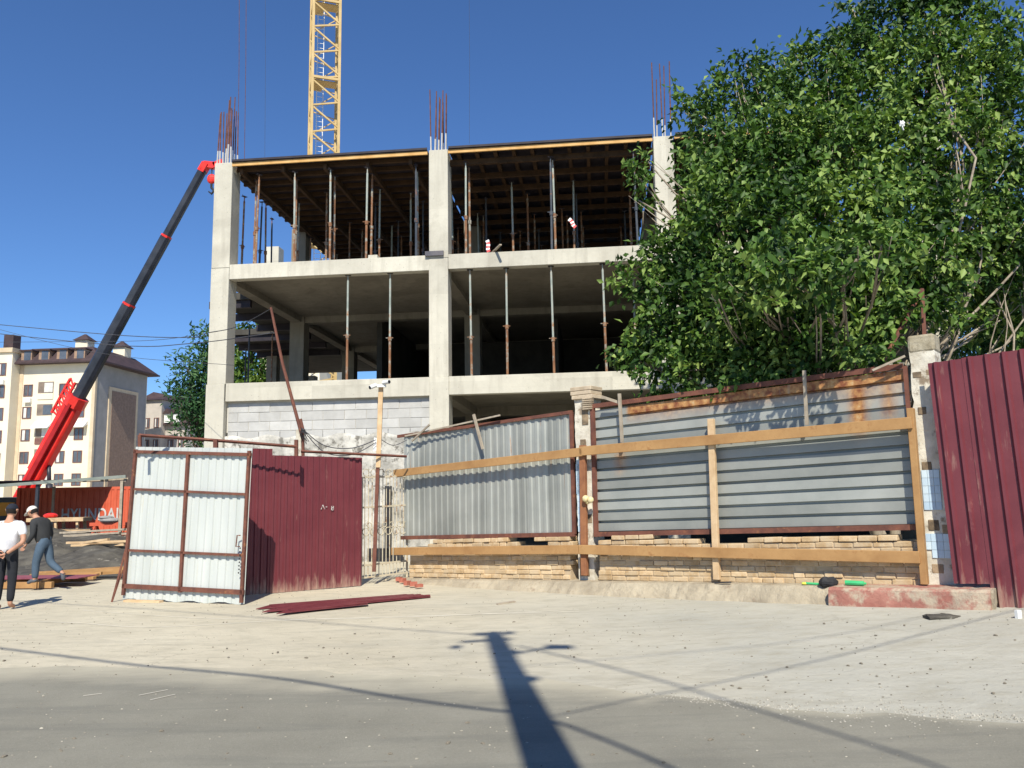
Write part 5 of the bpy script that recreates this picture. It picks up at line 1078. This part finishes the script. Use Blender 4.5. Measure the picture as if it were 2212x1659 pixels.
# ------------------------------------------------------------------ trees
def leaves_mesh(name, cen, dirs, m, parent, per=14, ll=.14, lw=.07, twig=.5, droop=.5, colbias=None, seed=1, spread=.13):
    r = np.random.RandomState(seed); n_ = len(cen); cen = np.array(cen); dirs = np.array(dirs)
    t = r.rand(n_,per,1); base = cen[:,None,:]+dirs[:,None,:]*(t*twig)+r.randn(n_,per,3)*spread*np.array([1,1,.8])
    d = dirs[:,None,:]*.45+r.randn(n_,per,3)*.75+np.array([0,0,-droop]); d /= np.linalg.norm(d,axis=2,keepdims=True)
    nr = r.randn(n_,per,3)*.55+np.array([-.05,-.55,.75]); s_ = np.cross(d,nr); s_ /= np.linalg.norm(s_,axis=2,keepdims=True)+1e-6; nn = np.cross(s_,d)
    L_ = ll*(.6+.75*r.rand(n_,per,1)); W_ = lw*(.7+.6*r.rand(n_,per,1))
    v0 = base; v1 = base+d*L_*.42+s_*W_*.5+nn*W_*.18; v2 = base+d*L_*.95-nn*L_*.14; v3 = base+d*L_*.42-s_*W_*.5+nn*W_*.18
    V = np.stack([v0,v1,v2,v3],axis=2).reshape(-1,3); q = V.shape[0]//4
    r0 = root_of(parent).location; V = V-np.array(r0)
    F = np.arange(q*4).reshape(-1,4); tri = np.concatenate([F[:,[0,1,2]],F[:,[0,2,3]]],axis=1).reshape(-1)
    me = D.meshes.new(name); me.vertices.add(len(V)); me.vertices.foreach_set('co', V.astype(np.float32).ravel())
    me.loops.add(len(tri)); me.loops.foreach_set('vertex_index', tri.astype(np.int32)); nf = len(tri)//3
    me.polygons.add(nf); me.polygons.foreach_set('loop_start', np.arange(0,nf*3,3,dtype=np.int32)); me.polygons.foreach_set('loop_total', np.full(nf,3,dtype=np.int32))
    cb = (r.rand(n_,1)*.5+r.rand(n_,per)*.5) if colbias is None else np.clip(np.array(colbias)[:,None]+r.randn(n_,per)*.18,0,1)
    at = me.attributes.new('var','FLOAT','FACE'); at.data.foreach_set('value', np.repeat(cb.ravel(),2).astype(np.float32))
    me.materials.append(m); me.update(); me.validate(); o = D.objects.new(name, me); C.objects.link(o); o.parent = parent; return o
def limb(mb, a, b, r0, r1, seg=7, wob=.12, n=6):
    a, b = Vector(a), Vector(b); L_ = (b-a).length; pts = []; o1 = Vector((random.gauss(0,1),random.gauss(0,1),random.gauss(0,.4)))*wob*L_*.3
    for i in range(seg+1):
        t = i/seg; p = a.lerp(b,t)+o1*math.sin(t*math.pi)+Vector((random.gauss(0,1),random.gauss(0,1),0))*wob*.04*L_*(0<i<seg)
        p.z += .06*L_*math.sin(t*math.pi)*-.5; pts.append(p)
    mb.tube(pts, [r0+(r1-r0)*i/seg for i in range(seg+1)], n); return pts
def tree(name, label, cat, base, blobs, dens, m, bark, seed, ll=.14, lw=.07, per=14, twig=.45, trunk_r=.16, forks=3, group=None, shell=.55, droop=.5, spread=.13, fill=None, twigs=1.):
    r = np.random.RandomState(seed); random.seed(seed)
    t = thing(name, label, cat, base, group=group); base = Vector(base); tops = []
    tr = MB(); stems = []
    c = sum((Vector(b[:3]) for b in blobs), Vector())/len(blobs)
    for k in range(forks):
        e = base.lerp(Vector((c.x+(k-(forks-1)/2)*.9, c.y+random.uniform(-.4,.4), c.z-.3)), .6)
        stems.append(limb(tr, base+Vector((random.uniform(-.15,.15),random.uniform(-.15,.15),-.1)), e, trunk_r, trunk_r*.55, n=8))
    cen, dr, cb = [], [], []
    for b in blobs:
        p = Vector(b[:3]); R_ = b[3]; s = min(stems, key=lambda q: (q[-1]-p).length); st_ = s[random.randint(5,7)]
        pts = limb(tr, st_, p, min(trunk_r*.26,.03) if R_ < .3 else trunk_r*.26, .014, wob=.35)
        for k in range(int((3+R_*3)*twigs)):
            q = Vector(r.randn(3)); q.normalize(); q.z = abs(q.z)*.6+.1*q.z; e = p+q*R_*random.uniform(.8,1.25); limb(tr, pts[random.randint(3,6)], e, .016, .005, seg=4, n=5)
        N_ = int(dens*R_*R_); q = r.randn(N_,3); q /= np.linalg.norm(q,axis=1,keepdims=True); rad_ = R_*(shell+(1.08-shell)*r.rand(N_,1)**.7)
        lump = 1+.16*np.sin(q[:,:1]*6+seed+p.x)+.14*np.sin(q[:,2:3]*7+p.y)
        x = np.array(p)+q*rad_*lump; cen.append(x); dd = q*.6+np.array([0,0,.45])+r.randn(N_,3)*.3; dr.append(dd/np.linalg.norm(dd,axis=1,keepdims=True)); cb.append(np.clip(.42+.16*r.randn()+r.randn(N_)*.26+.12*np.sin(x[:,0]*2.1)*np.cos(x[:,2]*1.7),0,1))
    tr.build('trunk', bark, t, smooth=True)
    leaves_mesh('crown', np.concatenate(cen), np.concatenate(dr), m, t, per, ll, lw, twig, droop, np.concatenate(cb), seed, spread)
    return t
BT = [(1382,385,36,15.2),(1375,430,34,15.2),(1400,350,26,15.3),(1500,235,44,16.2),(1470,215,26,16.2),(1545,250,45,16.6),(1520,300,55,16.2),(1600,190,60,16.6),(1612,140,30,16.6),(1700,150,48,16.8),(1712,120,22,16.8),(1650,240,75,16.2),(1790,120,50,16.4),(1780,95,28,16.4),(1838,55,38,16.8),(1838,12,28,16.8),(1870,120,70,16.5),(1930,50,70,16.5),(2010,30,75,16),(2080,45,60,16),(2150,90,60,15.5),(2200,150,55,15),
      (1760,220,90,15.8),(1880,220,100,15.8),(2000,150,110,15.6),(2110,200,100,15.2),(2190,270,90,15),(1525,420,70,15.6),(1450,545,58,15.4),(1400,590,55,15.2),(1380,640,32,15.0),(1560,380,100,15.4),(1680,340,110,15.2),(1800,340,110,14.8),(1930,330,110,14.8),(2060,330,110,14.8),(2180,400,80,15),
      (1450,640,80,14.8),(1420,740,68,14.6),(1380,780,40,14.5),(1550,520,110,14.4),(1540,660,110,14.0),(1520,770,80,14.4),(1680,480,120,13.8),(1690,610,110,13.0),(1660,720,100,13.2),(1820,480,115,13.6),(1840,600,100,13.2),(1800,710,90,13.2),(1600,790,60,14.2),(1740,780,50,13.4),(1960,470,110,14),(1950,590,80,13.8),(1890,720,60,13.6),(2080,470,90,14.5),(2150,540,60,14.8),(2050,580,50,14.2),(1650,655,45,12.1),(1740,640,45,11.9),(1600,620,46,11.7),(1850,560,52,10.55),(1905,530,46,10.45),(1550,640,40,12.2),(1655,615,50,11.25),(1715,600,50,11.05),(1690,560,60,11.6),(1765,600,46,10.9),(1820,585,50,10.8),(1790,640,40,11.0),(2180,480,75,14.8),(2205,560,65,15),(2130,620,65,15.2),(2085,580,55,15),(2200,640,70,15.5),(2120,690,50,15.6),(2190,720,50,15.6),(1440,800,62,14.0),(1500,800,70,13.7),(1570,815,62,13.2),(1640,805,66,12.9),(1715,800,66,12.6),(1790,785,66,12.3),(1860,765,60,12.0),(1915,700,62,12.3),(1880,650,60,12.5),(2000,640,62,13.3),(2060,690,46,13.6),(1990,560,85,13.3),(1900,560,70,12.8),(1610,740,62,13.4),(1470,700,60,14.2)]
def B3(x, y, r_, Y): p = atY(x, y, Y); r_ = max(.55*r_, r_-14) if Y < 21 else r_; return (p.x,p.y,p.z,r_/FPX*Y*1.0)
bb = atY(1900,1000,15.2)
tree('leafy_tree', 'big leafy green tree spreading behind the corrugated fence at the right', 'tree', (bb.x,bb.y,.2), [B3(*q) for q in BT], 185, M['leaf'], M['bark'], 5, ll=.158, lw=.086, per=16, twig=.40, trunk_r=.11, forks=5, shell=.40, spread=.08, twigs=.7)
BT2 = [(2130,640,60,19),(2190,600,70,19),(2200,690,60,19),(2250,560,110,19),(2120,560,50,19.5),(2180,760,50,18.6),(2090,760,30,18.6),(2260,700,110,18.5),(2240,430,120,20),(2150,680,60,19.5),(2160,740,50,19),(2120,700,40,20),(2220,760,70,18.2),(2100,745,70,17.5),(2150,705,75,17.2),(2200,750,75,17),(2105,665,65,17.5),(2230,690,80,16.6),(2160,640,70,17.4),(2090,800,60,16.8),(2170,800,70,16.6),(2100,620,50,20.5),(2180,520,80,20),(2280,620,100,17.5)]
b2 = atY(2230,1000,19)
tree('leafy_tree', 'second dark tree at the right edge with thin drooping leaves and gaps of sky', 'tree', (b2.x,b2.y,.2), [B3(*q) for q in BT2], 110, M['pineleaf'], M['bark2'], 9, ll=.17, lw=.06, per=15, twig=.5, trunk_r=.12, forks=3, droop=.9)
PT = [(445,720,14,50),(452,760,20,50),(425,790,26,50),(395,790,15,50),(455,800,25,50),(415,850,28,50),(385,840,15,50),(450,860,34,50),(410,880,22,50),(430,920,40,50),(480,820,45,50),(480,900,50,50)]
b3 = atY(440,1060,50)
tree('pine_tree', 'tall dark green pine behind the building corner left of the corner column', 'tree', (b3.x,b3.y,0), [B3(*q) for q in PT], 42, M['pineleaf'], M['bark2'], 3, ll=.40, lw=.13, per=14, twig=.7, trunk_r=.25, forks=1, droop=-.1, spread=.3)
YT = [(520,740,28,46),(530,790,30,46),(560,800,30,46),(520,830,32,46),(605,795,22,48),(612,825,26,48),(590,835,30,48),(550,860,40,46),(560,730,25,46)]
b4 = atY(560,1060,46)
tree('leafy_tree', 'yellow green tree seen through the open middle storey past the corner column', 'tree', (b4.x,b4.y,0), [B3(*q) for q in YT], 40, M['yleaf'], M['bark2'], 4, ll=.4, lw=.18, per=12, twig=.6, trunk_r=.2, forks=2, spread=.25)
q = atY(1948,268,13.0); one(MB().ball(q,.045,.03,.055,fn=lambda v:1+.3*math.sin(v.x*8+v.z*6)).bar(q+Vector((0,0,-.05)),q+Vector((.02,0,-.11)),.03,.01), 'white_bag', M['white'], 'small white plastic bag caught high among the tree leaves', 'bag')
# weeds
wd0 = None
for i, (x, y) in enumerate(((1552,1284),(1562,1283),(1310,1250),(880,1245),(898,1252))):
    p = g3(x, y, 0); t = thing('weed', 'small green weed sprouting on the apron or ledge', 'weed', p, group='small weeds')
    r = np.random.RandomState(i); leaves_mesh('leaves', np.array([[p.x,p.y,p.z+.01]]*4)+r.randn(4,3)*.02*np.array([1,1,.1]), np.array([[0,0,1.]]*4), M['leaf'], t, 6, .045, .018, .03, -.3, None, i, .01)
